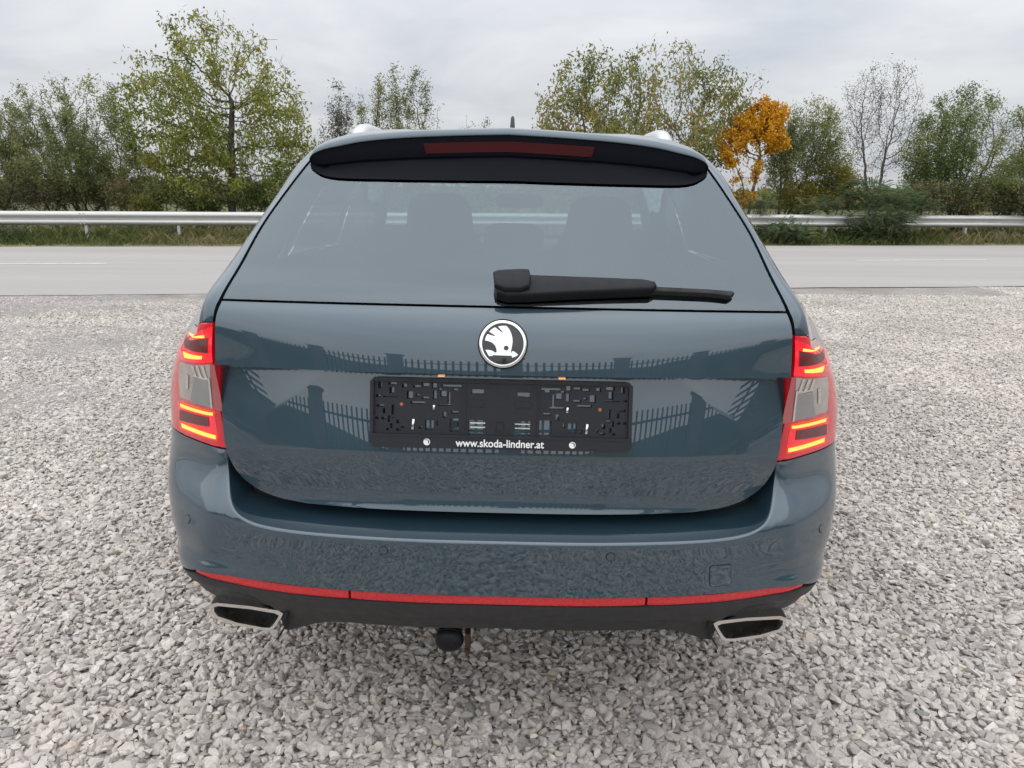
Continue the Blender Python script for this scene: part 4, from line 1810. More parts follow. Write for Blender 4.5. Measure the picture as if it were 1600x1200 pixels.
gravel.modifiers.new('lay_stones', 'NODES').node_group = ng

# ---- road ---------------------------------------------------------
road_m = surf_mat('worn_asphalt', (.320, .302, .290), (.380, .361, .348), .55, bump=.25, bscale=140., c3=(.345, .327, .315), s3=.12, bdist=.006)
# wheel tracks and patches drawn out along the road
g_ = [n_ for n_ in road_m.node_tree.nodes if n_.type == 'TEX_NOISE'][0]
mp = nd(road_m, 'ShaderNodeMapping')
mp.inputs['Rotation'].default_value = (0, 0, -RANG)
mp.inputs['Scale'].default_value = (.12, 1.6, 1)
gg = [n_ for n_ in road_m.node_tree.nodes if n_.type == 'NEW_GEOMETRY'][0]
lk(road_m, gg.outputs['Position'], mp.inputs['Vector'])
lk(road_m, mp.outputs[0], g_.inputs['Vector'])


def strip(name, Y0, Y1, z, mat, t0=-160, t1=160, n=160, jag0=0., jag1=0., seed=0, z1=None):
    tt = np.linspace(t0, t1, n)
    V = []
    for i, t in enumerate(tt):
        for k, (Y, jg) in enumerate(((Y0, jag0), (Y1, jag1))):
            p = road_pt(t, Y)
            d = (fbm(np.array(t), np.array(k * 5.), seed, 1.1) - .5) * 2 * jg
            p = p + RNRM * d
            V.append((p[0], p[1], z if (k == 0 or z1 is None) else z1))
    return pyobj(name, V, [(2 * i, 2 * i + 2, 2 * i + 3, 2 * i + 1) for i in range(n - 1)], mat, smooth=False)


o = strip('road', Y_NEAR, Y_FAR, .022, road_m, -160, 160, 1200, .10, .05, 4)
tag(o, kind='structure')
line_m = surf_mat('worn_line_paint', (.52, .51, .49), (.66, .65, .63), 9., bump=0)
for t0, t1 in ((-12.6, -6.95), (-1.7, 1.3), (6.62, 9.42), (14.6, 17.4), (-20.5, -17.6)):
    o = strip('lane_marking', Y_MID - .06, Y_MID + .06, .0265, line_m, t0, t1, 24, .012, .012, 6)
    tag(o, kind='structure')
# verge beyond the road
verge_m = surf_mat('verge_soil', (.15, .13, .075), (.24, .205, .13), 3., bump=.5, bscale=20., c3=(.11, .12, .05), s3=.7, bdist=.04)
tt = np.linspace(-70, 70, 280)
ov_ = np.linspace(-.1, 3.2, 40)
P = np.array([[(*(road_pt(t, Y_FAR) + RNRM * w), 0.) for w in ov_] for t in tt])
P[..., 2] = .012 + np.clip(P[..., 1] * 0 + ov_[None] / 1.2, 0, 1) * .05 + (fbm(P[..., 0], P[..., 1], 2, 1.2) - .5) * .09 * np.clip(ov_[None] / .6, 0, 1)
me = fast_mesh('verge', P.reshape(-1, 3), gridfaces(280, 40, True), smooth=True)
o = link_mesh('verge', me, None, verge_m)
tag(o, kind='structure')

# ---- guardrail ----------------------------------------------------
galv = noise_rough(pmat('galvanised_steel', (.52, .52, .51), .45, .6), .38, .6, 3., colvar=.12)
rail = empty('guardrail', (*road_pt(0, Y_RAIL), 0), 'long galvanised steel guardrail along the far side of the road', 'guardrail')
rail.rotation_euler = (0, 0, RANG)
wprof = [(.0, .420), (-.012, .424), (-.062, .455), (-.078, .480), (-.078, .515), (-.060, .540), (-.010, .566), (-.004, .578), (-.010, .590), (-.060, .614),
         (-.078, .638), (-.078, .672), (-.062, .700), (-.012, .728), (.0, .733)]
SEG = 4.0
for k in range(-9, 10):
    t0, t1 = k * SEG - 2.0, k * SEG + 2.16
    V, Fc = [], []
    for t, dy in ((t0, -.003), (t1 - .16, -.003), (t1, .001)):
        for y, z in wprof:
            V.append((t, y + dy, z))
    n = len(wprof)
    for i in range(2):
        for j in range(n - 1):
            Fc.append((i * n + j, (i + 1) * n + j, (i + 1) * n + j + 1, i * n + j + 1))
    bo = pyobj('rail_beam', V, Fc, galv, rail, 60)
    bm = bmesh.new()
    for dt_ in (.04, .12):
        for z in (.46, .50, .655, .69):
            add_tube(bm, [(t1 - dt_, -.074, z), (t1 - dt_, -.092, z)], .014, 6)
    tag(bmobj('bolts', bm, galv, bo), kind='stuff')
post0 = None
for k in range(-18, 20):
    if post0 is None:
        bm = bmesh.new()
        add_box(bm, (0, .06, .30), (.008, .10, .80), bevel=.001)
        add_box(bm, (.028, .014, .30), (.055, .006, .80), bevel=.001)
        add_box(bm, (.028, .107, .30), (.055, .006, .80), bevel=.001)
        post0 = bmobj('post', bm, galv, rail)
        pq = post0
    else:
        pq = post0.copy()
        COL.objects.link(pq)
        pq.parent = rail
    pq.location = (k * 2.0 + .08, 0, 0)


# ================================================================== VEGETATION
def leaf_mat(name, cols, transl=.35):
    m = bpy.data.materials.new(name)
    m.use_nodes = True
    t = m.node_tree
    t.nodes.clear()
    out = t.nodes.new('ShaderNodeOutputMaterial')
    at = t.nodes.new('ShaderNodeAttribute')
    at.attribute_name = 'tint'
    cr = t.nodes.new('ShaderNodeValToRGB')
    el = cr.color_ramp.elements
    for i, c in enumerate(cols):
        p = i / (len(cols) - 1)
        e = el[0] if i == 0 else (el[len(el) - 1] if i == len(cols) - 1 else el.new(p))
        e.color = (*c, 1)
    t.links.new(at.outputs['Fac'], cr.inputs[0])
    pb = t.nodes.new('ShaderNodeBsdfPrincipled')
    pb.inputs['Roughness'].default_value = .6
    pb.inputs['Specular IOR Level'].default_value = .3
    tr = t.nodes.new('ShaderNodeBsdfTranslucent')
    mx = t.nodes.new('ShaderNodeMixShader')
    mx.inputs[0].default_value = transl
    t.links.new(cr.outputs[0], pb.inputs['Base Color'])
    t.links.new(cr.outputs[0], tr.inputs[0])
    t.links.new(pb.outputs[0], mx.inputs[1])
    t.links.new(tr.outputs[0], mx.inputs[2])
    t.links.new(mx.outputs[0], out.inputs[0])
    MATS[name] = m
    return m


bark = surf_mat('bark', (.060, .052, .045), (.120, .108, .095), 14., bump=.5, bscale=40.)
bark_grey = surf_mat('bark_grey', (.11, .105, .098), (.19, .18, .17), 14., bump=.4, bscale=40.)
walnut = leaf_mat('walnut_leaf', [(0.09, 0.132, 0.024), (0.156, 0.204, 0.0336), (0.24, 0.27, 0.054), (0.324, 0.306, 0.072), (0.192, 0.168, 0.06)])
walnut2 = leaf_mat('walnut_leaf_pale', [(0.0978, 0.1207, 0.0322), (0.1667, 0.1898, 0.0517), (0.2472, 0.2472, 0.069), (0.3105, 0.2702, 0.069), (0.276, 0.1725, 0.0517)])
willow = leaf_mat('willow_leaf', [(0.1137, 0.1387, 0.0546), (0.1788, 0.2081, 0.078), (0.2519, 0.2711, 0.1073), (0.3331, 0.3231, 0.156)])
willow_l = leaf_mat('willow_leaf_light', [(0.0978, 0.1207, 0.0403), (0.1495, 0.1725, 0.0517), (0.2185, 0.2242, 0.069), (0.2645, 0.2415, 0.092)])
dense_l = leaf_mat('dense_leaf', [(0.0822, 0.116, 0.0359), (0.1346, 0.1769, 0.0538), (0.1943, 0.232, 0.0753), (0.2766, 0.2755, 0.1166)])
yellow = leaf_mat('yellow_leaf', [(.46, .21, .012), (.62, .31, .016), (.74, .42, .025), (.55, .34, .05)], .42)
locust = leaf_mat('locust_leaf', [(0.0747, 0.1207, 0.0575), (0.115, 0.1667, 0.0782), (0.1552, 0.207, 0.0978), (0.2127, 0.2415, 0.1092)])
greyleaf = leaf_mat('grey_leaf', [(.09, .095, .075), (.14, .14, .11), (.18, .17, .13)], .2)
brown_l = leaf_mat('undergrowth_leaf', [(0.0859, 0.077, 0.054), (0.1388, 0.118, 0.0713), (0.119, 0.1346, 0.0556), (0.2183, 0.2053, 0.0713), (0.1984, 0.1411, 0.0874)])
olive_l = leaf_mat('olive_leaf', [(0.0862, 0.092, 0.023), (0.1437, 0.1437, 0.0287), (0.2185, 0.1898, 0.0345), (0.2875, 0.2185, 0.0345)])
grass_m = leaf_mat('grass_blade', [(.070, .095, .026), (.120, .140, .040), (.190, .180, .075), (.290, .245, .135), (.36, .30, .19)], .3)
weed_m = leaf_mat('weed_leaf', [(.055, .085, .040), (.085, .120, .055), (.120, .150, .080)], .3)


def grow(attr, chains, step, di, dk, iters, jit=.25, trop=(0, 0, .12), rg=None, maxn=5000):
    """space colonisation: branches reach for the attraction points"""
    pts, par = [], []
    for ch in chains:
        prev = -1
        for i, p in enumerate(ch):
            if i == 0 and isinstance(p, int):
                prev = p
                continue
            pts.append(np.array(p, float))
            par.append(prev)
            prev = len(pts) - 1
    pts = list(pts)
    N_ = np.zeros((maxn, 3))
    N_[:len(pts)] = pts
    n = len(pts)
    par = par + [0] * (maxn - n)
    alive = np.ones(len(attr), bool)
    d = np.linalg.norm(attr[:, None] - N_[None, :n], axis=-1)
    near = d.argmin(1)
    nd_ = d.min(1)
    trop = np.array(trop)
    kids = {}
    for _ in range(iters):
        act = alive & (nd_ < di)
        if not act.any() or n >= maxn - 400:
            break
        acc = {}
        ids = near[act]
        v = attr[act] - N_[ids]
        v /= np.maximum(np.linalg.norm(v, axis=1, keepdims=True), 1e-6)
        S_ = np.zeros((n, 3))
        np.add.at(S_, ids, v)
        grow_ids = np.unique(ids)
        dirs = S_[grow_ids]
        dirs /= np.maximum(np.linalg.norm(dirs, axis=1, keepdims=True), 1e-6)
        dirs += trop + rg.normal(size=dirs.shape) * jit
        dirs /= np.linalg.norm(dirs, axis=1, keepdims=True)
        new = N_[grow_ids] + dirs * step
        keep = []
        for k, gid in enumerate(grow_ids):
            c = kids.get(gid, [])
            if len(c) >= 3 or any(np.linalg.norm(N_[q] - new[k]) < step * .35 for q in c):
                continue
            keep.append(k)
        if not keep:
            alive[act] &= rg.random(act.sum()) > .3
            if not alive.any():
                break
            continue
        keep = keep[:maxn - n - 1]
        s0 = n
        for k in keep:
            N_[n] = new[k]
            par[n] = int(grow_ids[k])
            kids.setdefault(int(grow_ids[k]), []).append(n)
            n += 1
        d = np.linalg.norm(attr[:, None] - N_[None, s0:n], axis=-1)
        m_ = d.min(1)
        better = m_ < nd_
        near[better] = s0 + d.argmin(1)[better]
        nd_[better] = m_[better]
        alive &= nd_ > dk
    return N_[:n], np.array(par[:n])


def limb_mesh(Np, par, tip, power, rmax, fat=1.):
    n = len(Np)
    r = np.zeros(n)
    ch = np.zeros(n, int)
    for i in range(n):
        if par[i] >= 0:
            ch[par[i]] += 1
    acc = np.zeros(n)
    for i in range(n - 1, -1, -1):
        v = acc[i] if ch[i] else tip ** power
        v = max(v, tip ** power)
        r[i] = v ** (1 / power)
        if par[i] >= 0:
            acc[par[i]] += v
    r = np.minimum(r * fat, rmax)
    idx = np.nonzero(par >= 0)[0]
    A, B = Np[par[idx]], Np[idx]
    ra = np.minimum(r[par[idx]], r[idx] * 1.35)
    rb = r[idx]
    V, Fc = [], []
    base = 0
    for sides, sel in ((6, rb > .035), (4, (rb <= .035) & (rb > .012)), (3, rb <= .012)):
        if not sel.any():
            continue
        a, b, r0, r1 = A[sel], B[sel], ra[sel], rb[sel]
        t = b - a
        t /= np.maximum(np.linalg.norm(t, axis=1, keepdims=True), 1e-6)
        up = np.where(np.abs(t[:, 2:3]) < .9, np.array([[0, 0, 1.]]), np.array([[1., 0, 0]]))
        s = np.cross(t, up)
        s /= np.linalg.norm(s, axis=1, keepdims=True)
        u = np.cross(s, t)
        an = np.arange(sides) / sides * 2 * math.pi
        off = s[:, None] * np.cos(an)[None, :, None] + u[:, None] * np.sin(an)[None, :, None]
        v0 = a[:, None] - t[:, None] * (r0 * .3)[:, None, None] + off * r0[:, None, None]
        v1 = b[:, None] + off * r1[:, None, None]
        m = len(a)
        V.append(np.concatenate([v0, v1], 1).reshape(-1, 3))
        k = np.arange(m)[:, None] * (2 * sides) + base
        j = np.arange(sides)[None]
        j2 = (np.arange(sides)[None] + 1) % sides
        Fc.append(np.stack([k + j, k + j2, k + sides + j2, k + sides + j], -1).reshape(-1, 4))
        base += m * 2 * sides
    return np.concatenate(V), np.concatenate(Fc), r


def leaf_quads(C, L, Wd, droop, rg, tint, spread=1.):
    """one pointed quad per centre"""
    n = len(C)
    d = rg.normal(size=(n, 3)) * spread
    d[:, 2] -= droop
    d /= np.linalg.norm(d, axis=1, keepdims=True)
    q = rg.normal(size=(n, 3))
    s = np.cross(d, q)
    s /= np.maximum(np.linalg.norm(s, axis=1, keepdims=True), 1e-6)
    ln = (L * (.6 + .8 * rg.random(n)))[:, None]
    wd = (Wd * (.6 + .8 * rg.random(n)))[:, None]
    V = np.stack([C, C + d * ln * .45 + s * wd * .5, C + d * ln, C + d * ln * .45 - s * wd * .5], 1).reshape(-1, 3)
    Fc = np.arange(n * 4).reshape(-1, 4)
    return V, Fc, np.repeat(tint, 4)


def px_ell(u, v, ru, rv, Y, dep=None):
    c = world_at(u, v, Y)
    k = (Y - cw[1]) / F_PX * 1.02
    return c, np.array([ru * k, (dep if dep else ru * k * .9), rv * k])


def sample_ells(ells, n, rg, shell=.0):
    out = []
    vol = np.array([np.prod(e[1]) for e in ells])
    for (c, r), w in zip(ells, vol / vol.sum()):
        k = max(4, int(n * w))
        v = rg.normal(size=(k, 3))
        v /= np.linalg.norm(v, axis=1, keepdims=True)
        rad = (shell + (1 - shell) * rg.random(k)) ** (1 / 2.4)
        out.append(c + v * rad[:, None] * r)
    return np.concatenate(out)


def make_tree(name, label, cat, px, Y, stems, n_attr, leaf, n_leaf, lsize, barkm, group=None, seed=1, tip=.0045, power=2.15, rmax=.14, step=.16,
              droop=.6, clump=.35, spread_l=.09, bare=0., tropz=.10, shell=.0, top_bare=0., di=1.6, fat=1., dep=None, kzmin=.3, maxn=5000, jit=.22):
    rg = np.random.default_rng(seed)
    ells = [px_ell(*e, Y, dep) for e in px]
    attr = sample_ells(ells, n_attr, rg, shell)
    attr = attr[attr[:, 2] > kzmin]
    b0 = world_at(stems[0][0], stems[0][1], Y)
    root = np.array([b0[0], Y, -.05])
    t = empty(name, tuple(root), label, cat, group)
    chains = []
    for k, stt in enumerate(stems):
        a = world_at(stt[0], stt[1], Y)
        base = np.array([a[0], Y, -.08]) if k == 0 else chains[0][0] + np.array([0, 0, .04])
        e = world_at(stt[2], stt[3], Y)
        m = max(3, int(np.linalg.norm(e - base) / step))
        pts = []
        side = rg.normal(size=3) * .05
        for i in range(m + 1):
            f = i / m
            pts.append(base + (e - base) * f + side * math.sin(f * math.pi * 1.3) + rg.normal(size=3) * .012)
        chains.append(pts if k == 0 else [0] + pts[1:])
    Np, par = grow(attr, chains, step, di, step * 1.25, 90, jit, (0, 0, tropz), rg, maxn)
    V, Fc, r = limb_mesh(Np, par, tip, power, rmax, fat)
    me = fast_mesh('trunk', V - root, Fc, smooth=True)
    link_mesh('trunk', me, t, barkm)
    # leaves on the thin wood
    thin = np.nonzero((r < tip * 2.6) & (par >= 0) & (Np[:, 2] > kzmin))[0]
    dens = fbm(Np[thin, 0] * 1.3 + seed, Np[thin, 2] * 1.3 + Np[thin, 1], seed, 1.2, 3)
    w = np.clip((dens - clump) * 3.2, 0.03, 1)
    zn = (Np[thin, 2] - Np[thin, 2].min()) / max(np.ptp(Np[thin, 2]), .1)
    w = w * np.clip(1 - top_bare * zn ** 1.5, .05, 1) * (1 - bare)
    pick = rg.choice(thin, size=n_leaf, p=w / w.sum())
    C = Np[pick] + rg.normal(size=(n_leaf, 3)) * spread_l
    C += (Np[par[pick]] - Np[pick]) * rg.random((n_leaf, 1))
    tone = np.clip(.5 + .55 * (fbm(C[:, 0] + seed * 3, C[:, 2] + C[:, 1] * .5, seed + 5, .9, 3) - .5) * 2 + rg.normal(size=n_leaf) * .17, 0, 1)
    V, Fc, ti = leaf_quads(C, lsize[0], lsize[1], droop, rg, tone)
    me = fast_mesh('crown', V - root, Fc, {'tint': ('POINT', ti)})
    link_mesh('crown', me, t, leaf)
    return t


# left: willow thicket, tall walnut
make_tree('willow_bush', 'dark green shrub cut by the left end of the guardrail view', 'shrub', [(5, 250, 42, 62), (-30, 230, 60, 80)], 20.2, [(-5, 345, -5, 300), (15, 345, 20, 290)],
          700, willow, 13000, (.075, .026), bark, seed=3, droop=.1, tip=.005, step=.12, spread_l=.07, group=None)
make_tree('willow_tree', 'bushy olive green willow of many dark stems with two rounded tops', 'tree',
          [(70, 190, 58, 66), (140, 195, 66, 72), (110, 250, 95, 62), (190, 270, 60, 45), (40, 255, 40, 50)], 20.8,
          [(132, 345, 132, 270), (125, 345, 80, 260), (100, 345, 60, 280), (140, 345, 190, 270), (118, 345, 105, 250)],
          2400, willow, 44000, (.085, .025), bark, seed=5, tip=.0046, step=.15, di=2.2, droop=-.2, spread_l=.075, tropz=.25, clump=.33, top_bare=.25, maxn=6500)
make_tree('walnut_tree', 'tall walnut tree with a single dark trunk and thin yellow-green crown', 'tree',
          [(340, 130, 118, 98), (300, 190, 110, 90), (400, 190, 90, 85), (350, 255, 120, 60), (440, 210, 55, 75), (225, 150, 45, 55)], 20.4,
          [(362, 345, 361, 160)], 1500, walnut, 17500, (.125, .046), bark, seed=8, tip=.0052, step=.15, rmax=.115, power=2.05, droop=1.0, spread_l=.11, clump=.40,
          top_bare=.45, tropz=.06, shell=.1, di=2.0, maxn=6500)
# middle, behind the roof
make_tree('willow_tree', 'rounded light green willow seen over the car roof', 'tree', [(628, 190, 62, 78), (590, 200, 40, 58), (655, 210, 40, 60), (620, 260, 90, 50)], 27.5,
          [(620, 340, 620, 260), (610, 340, 585, 250), (630, 340, 655, 250)], 1700, willow_l, 19000, (.100, .030), bark, seed=17, tip=.0055, step=.18, di=2.4, droop=-.2, tropz=.35, clump=.36,
          top_bare=.3, maxn=6000)
make_tree('willow_tree', 'slim grey-green willow between the tall walnut and the rounded one', 'tree', [(533, 195, 24, 62), (545, 250, 40, 50), (510, 215, 14, 40)], 29.,
          [(538, 340, 536, 240)], 600, greyleaf, 6500, (.11, .032), bark_grey, seed=19, tip=.006, step=.16, droop=-.2, tropz=.35)
make_tree('bare_sapling', 'sparse bare twigs just left of the roof aerial', 'tree', [(730, 210, 24, 30), (762, 205, 14, 25), (745, 250, 40, 40)], 40., [(742, 330, 742, 240)],
          220, greyleaf, 800, (.12, .04), bark_grey, seed=21, tip=.008, step=.2, tropz=.3)
make_tree('walnut_tree', 'wide walnut tree with pale green autumn leaves behind the roof spoiler', 'tree',
          [(945, 150, 82, 78), (1050, 150, 100, 78), (900, 195, 70, 55), (1110, 165, 72, 62), (1000, 230, 150, 55), (1165, 150, 30, 40), (875, 190, 44, 60)], 20.6,
          [(1000, 345, 1000, 235), (1000, 345, 915, 210), (1005, 345, 1080, 215)], 1600, walnut2, 17500, (.118, .044), bark_grey, seed=23, tip=.005, step=.15, rmax=.09, power=2.1,
          droop=1.0, spread_l=.11, clump=.36, top_bare=.2, shell=.1, di=2.0, maxn=6500)
# right
make_tree('yellow_tree', 'slender young tree with bright orange-yellow autumn leaves', 'tree',
          [(1200, 178, 30, 26), (1180, 205, 44, 30), (1208, 220, 26, 22), (1150, 232, 30, 24), (1170, 262, 24, 26), (1158, 300, 20, 32), (1130, 215, 16, 18), (1225, 170, 14, 14)], 20.0,
          [(1160, 345, 1163, 280), (1165, 345, 1190, 240)], 700, yellow, 10500, (.085, .052), bark, seed=29, tip=.0042, step=.1, droop=.5, spread_l=.055, clump=.30, rmax=.04)
make_tree('willow_tree', 'dark many-stemmed willow beside the yellow tree', 'tree', [(1262, 205, 44, 52), (1240, 250, 50, 60), (1295, 215, 24, 45), (1300, 265, 40, 45)], 21.,
          [(1215, 345, 1235, 260), (1205, 345, 1215, 280), (1225, 345, 1270, 260), (1212, 345, 1222, 240)], 1400, willow, 20000, (.085, .026), bark, seed=31, tip=.0046, step=.15, di=2.,
          droop=-.15, tropz=.3, clump=.34, top_bare=.3, maxn=5500)
make_tree('bare_tree', 'fan-shaped nearly bare grey tree standing above the green shrubs', 'tree', [(1378, 165, 62, 66), (1380, 215, 64, 55), (1425, 190, 22, 40), (1340, 180, 24, 45)], 22.5,
          [(1366, 345, 1366, 290), (1368, 345, 1382, 240), (1364, 345, 1350, 245)], 1900, greyleaf, 6000, (.055, .020), bark_grey, seed=33, tip=.0044, step=.16, di=2.2, droop=.2, tropz=.3,
          clump=.3, rmax=.06, maxn=5500)
make_tree('leafy_tree', 'broad dense green tree to the right of the bare grey one', 'tree',
          [(1510, 205, 72, 62), (1470, 235, 55, 50), (1540, 225, 52, 62), (1500, 275, 85, 48), (1445, 280, 30, 35)], 20.8,
          [(1500, 345, 1500, 270), (1495, 345, 1465, 265), (1505, 345, 1540, 260)], 2100, dense_l, 25000, (.080, .028), bark, seed=35, tip=.0046, step=.15, di=2., droop=-.1, tropz=.25,
          clump=.32, top_bare=.3, maxn=6000)
make_tree('leafy_tree', 'greyish green tree cut off by the right edge behind the dense green one', 'tree', [(1605, 225, 48, 62), (1640, 240, 50, 70), (1590, 280, 45, 45)], 22.,
          [(1610, 345, 1608, 270)], 800, willow, 9000, (.09, .032), bark, seed=37, tip=.005, step=.14, droop=.1, tropz=.2)


def bushes(label, ells, Y, leaf, per, lsize, seed, group, barkm=bark):
    """neighbouring bushes of one kind, each a thing of its own"""
    for k, (u, v, ru, rv) in enumerate(ells):
        make_tree('undergrowth_bush', label, 'bush', [(u, v, ru, rv), (u + ru * .35, v - rv * .35, ru * .5, rv * .6), (u - ru * .4, v - rv * .1, ru * .45, rv * .7)], Y + (k % 3) * .35,
                  [(u, 345, u, 322), (u, 345, u - ru * .4, 318), (u, 345, u + ru * .4, 318)], 330, leaf, per, lsize, barkm, group=group, seed=seed + k, step=.12, droop=.0, tip=.0042,
                  kzmin=.05, clump=.36, top_bare=.3, spread_l=.07, tropz=.2, maxn=2500)


bushes('low brown twiggy bush at the foot of the many-stemmed willow', [(20, 308, 44, 28), (75, 305, 46, 30), (150, 308, 40, 26), (200, 303, 36, 30)], 19.9, brown_l, 3300, (.065, .026), 112,
       'brown bushes under the left willow')
bushes('low green bush under the tall walnut tree', [(262, 306, 40, 28), (318, 310, 40, 24), (395, 308, 42, 26), (450, 300, 40, 34)], 19.8, dense_l, 3600, (.075, .034), 131, 'green bushes under the walnut')
bushes('small yellowing bush between the left willow and the tall walnut', [(222, 314, 24, 17)], 19.4, olive_l, 1700, (.065, .03), 140, None)
bushes('low green bush behind the rear window of the car', [(640, 318, 60, 20), (760, 318, 60, 20), (880, 318, 60, 20), (1000, 312, 60, 26), (1090, 310, 46, 28)], 20.2, dense_l, 2600, (.08, .036), 151,
       'bushes hidden by the car')
bushes('dark brown-green bush below the dense green tree', [(1452, 312, 36, 26), (1505, 308, 42, 30), (1565, 308, 42, 30), (1625, 306, 42, 32)], 19.8, brown_l, 4200, (.075, .032), 171,
       'dark bushes under the dense green tree')
bushes('low olive yellow bush right beside the yellow tree', [(1250, 308, 34, 28)], 20.4, olive_l, 3600, (.07, .032), 181, None)
bushes('taller olive bush just left of the stems of the bare grey tree', [(1305, 290, 36, 40)], 20.6, olive_l, 3900, (.07, .032), 182, None)


def locust_shrub(name, label, px, Y, seed, n_fr, mat=None, group=None, flen=.42, zbase=None):
    """arching fronds with paired leaflets"""
    rg = np.random.default_rng(seed)
    ells = [px_ell(*e, Y, .45) for e in px]
    b = world_at(px[0][0], 385, Y)
    root = np.array([b[0], Y, 0.])
    t = empty(name, tuple(root), label, 'shrub', group)
    c = sample_ells(ells, n_fr, rg)
    c = c[c[:, 2] > .02]
    Cs, Ds, Ss, sv, sf = [], [], [], [], []
    for p in c:
        d = np.array([(p[0] - root[0]) * .5 + rg.normal() * .5, rg.normal() * .5 - .25, rg.random() * .7 - .15])
        d /= np.linalg.norm(d)
        s = np.cross(d, [0, 0, 1.])
        s /= max(np.linalg.norm(s), 1e-6)
        L_ = flen * (.6 + .6 * rg.random())
        for k in range(9):
            f = (k + 1) / 10
            q = p + d * L_ * f + np.array([0, 0, -.35 * L_ * f * f])
            for sg in (-1, 1):
                Cs.append(q)
                Ds.append(s * sg * .85 + d * .4 + np.array([0, 0, -.15]))
                Ss.append(d)
        a, e_ = p, p + d * L_ + np.array([0, 0, -.35 * L_])
        i0 = len(sv)
        sv += [a, a + np.array([0, 0, .006]), e_]
        sf.append((i0, i0 + 1, i0 + 2))
    Cs, Ds, Ss = np.array(Cs), np.array(Ds), np.array(Ss)
    Ds /= np.linalg.norm(Ds, axis=1, keepdims=True)
    n = len(Cs)
    ln = (.062 * (.7 + .5 * rg.random(n)))[:, None]
    wd = (.027 * (.7 + .5 * rg.random(n)))[:, None]
    V = np.stack([Cs, Cs + Ds * ln * .5 + Ss * wd * .5, Cs + Ds * ln, Cs + Ds * ln * .5 - Ss * wd * .5], 1).reshape(-1, 3)
    tone = np.clip(.45 + .8 * (fbm(Cs[:, 0] * 2, Cs[:, 2] * 2 + Cs[:, 1], seed, 1.5, 2) - .5) + rg.normal(size=n) * .12, 0, 1)
    me = fast_mesh('foliage', V - root, np.arange(n * 4).reshape(-1, 4), {'tint': ('POINT', np.repeat(tone, 4))})
    link_mesh('foliage', me, t, mat or locust)
    # stems from the root
    SV, SF = [], []
    for p in c[::max(1, len(c) // 40)]:
        b0 = root + np.array([rg.normal() * .12, rg.normal() * .12, -.02])
        b0[0] = b0[0] * .6 + p[0] * .4
        m1 = (b0 + p) / 2 + np.array([0, 0, .12])
        ch = np.array([b0, m1, p])
        v_, f_, _ = limb_mesh(ch, np.array([-1, 0, 1]), .005, 2., .02)
        SF.append(f_ + sum(len(q) for q in SV))
        SV.append(v_)
    me = fast_mesh('stem', np.concatenate(SV) - root, np.concatenate(SF), smooth=True)
    link_mesh('stem', me, t, bark)
    return t


locust_shrub('feathery_shrub', 'tall feathery blue-green shrub growing up behind the guardrail', [(1375, 308, 52, 26), (1300, 322, 55, 16), (1420, 320, 36, 20), (1345, 300, 30, 18)], 19.2, 51, 900)
locust_shrub('feathery_shrub', 'feathery dark green shrub growing through the guardrail down to the road', [(1380, 352, 42, 24), (1345, 358, 36, 20), (1410, 350, 22, 20), (1385, 335, 30, 14)], 18.75, 52, 620, flen=.34)
locust_shrub('feathery_shrub', 'small feathery shrub in front of the guardrail beside the car', [(1222, 360, 30, 17), (1250, 364, 20, 14)], 18.2, 53, 260, flen=.3)
locust_shrub('feathery_shrub', 'feathery sprig above the guardrail at the foot of the yellow tree', [(1192, 322, 18, 14)], 18.9, 54, 90)


def weed(name, label, u, v, Y, ru, rv, seed, n=900, mat=None, lsz=(.06, .02)):
    rg = np.random.default_rng(seed)
    c, r_ = px_ell(u, v, ru, rv, Y, .25)
    root = np.array([c[0], Y, 0.0])
    t = empty(name, tuple(root), label, 'weed')
    k = 26
    tips = c + rg.normal(size=(k, 3)) * r_ * .5
    SV, SF, C = [], [], []
    cnt = 0
    for p in tips:
        b0 = root + np.array([rg.normal() * .06, rg.normal() * .06, .0])
        ch = np.array([b0, (b0 + p) / 2 + rg.normal(size=3) * .02, p])
        v_, f_, _ = limb_mesh(ch, np.array([-1, 0, 1]), .004, 2., .01)
        SF.append(f_ + cnt)
        SV.append(v_)
        cnt += len(v_)
    f = rg.random((n, 1)) ** .6
    C = (root + (tips[rg.integers(k, size=n)] - root) * (.25 + .75 * f)) + rg.normal(size=(n, 3)) * .05
    C[:, 2] = np.maximum(C[:, 2], .03)
    V, Fc, ti = leaf_quads(C, lsz[0], lsz[1], -.4, rg, np.clip(.5 + rg.normal(size=n) * .25, 0, 1))
    link_mesh('foliage', fast_mesh('foliage', V - root, Fc, {'tint': ('POINT', ti)}), t, mat or weed_m)
    link_mesh('stem', fast_mesh('stem', np.concatenate(SV) - root, np.concatenate(SF), smooth=True), t, bark)
    return t


weed('weed_clump', 'grey-green weed clump under the left end of the guardrail', 20, 368, 16.0, 30, 15, 61, 1700)
weed('weed_clump', 'weed clump with pale leaves left of the guardrail posts', 205, 371, 16.7, 26, 14, 62, 1500)
weed('weed_clump', 'bright green weed clump at the road edge before the guardrail', 178, 376, 16.3, 12, 9, 63, 700, dense_l)
weed('weed_clump', 'grey-green weed clump around the pair of guardrail posts', 265, 368, 17.0, 22, 13, 64, 1000)
weed('weed_clump', 'straw-coloured weed clump beside the small feathery shrub', 1268, 366, 18.5, 20, 14, 65, 1000, willow_l)

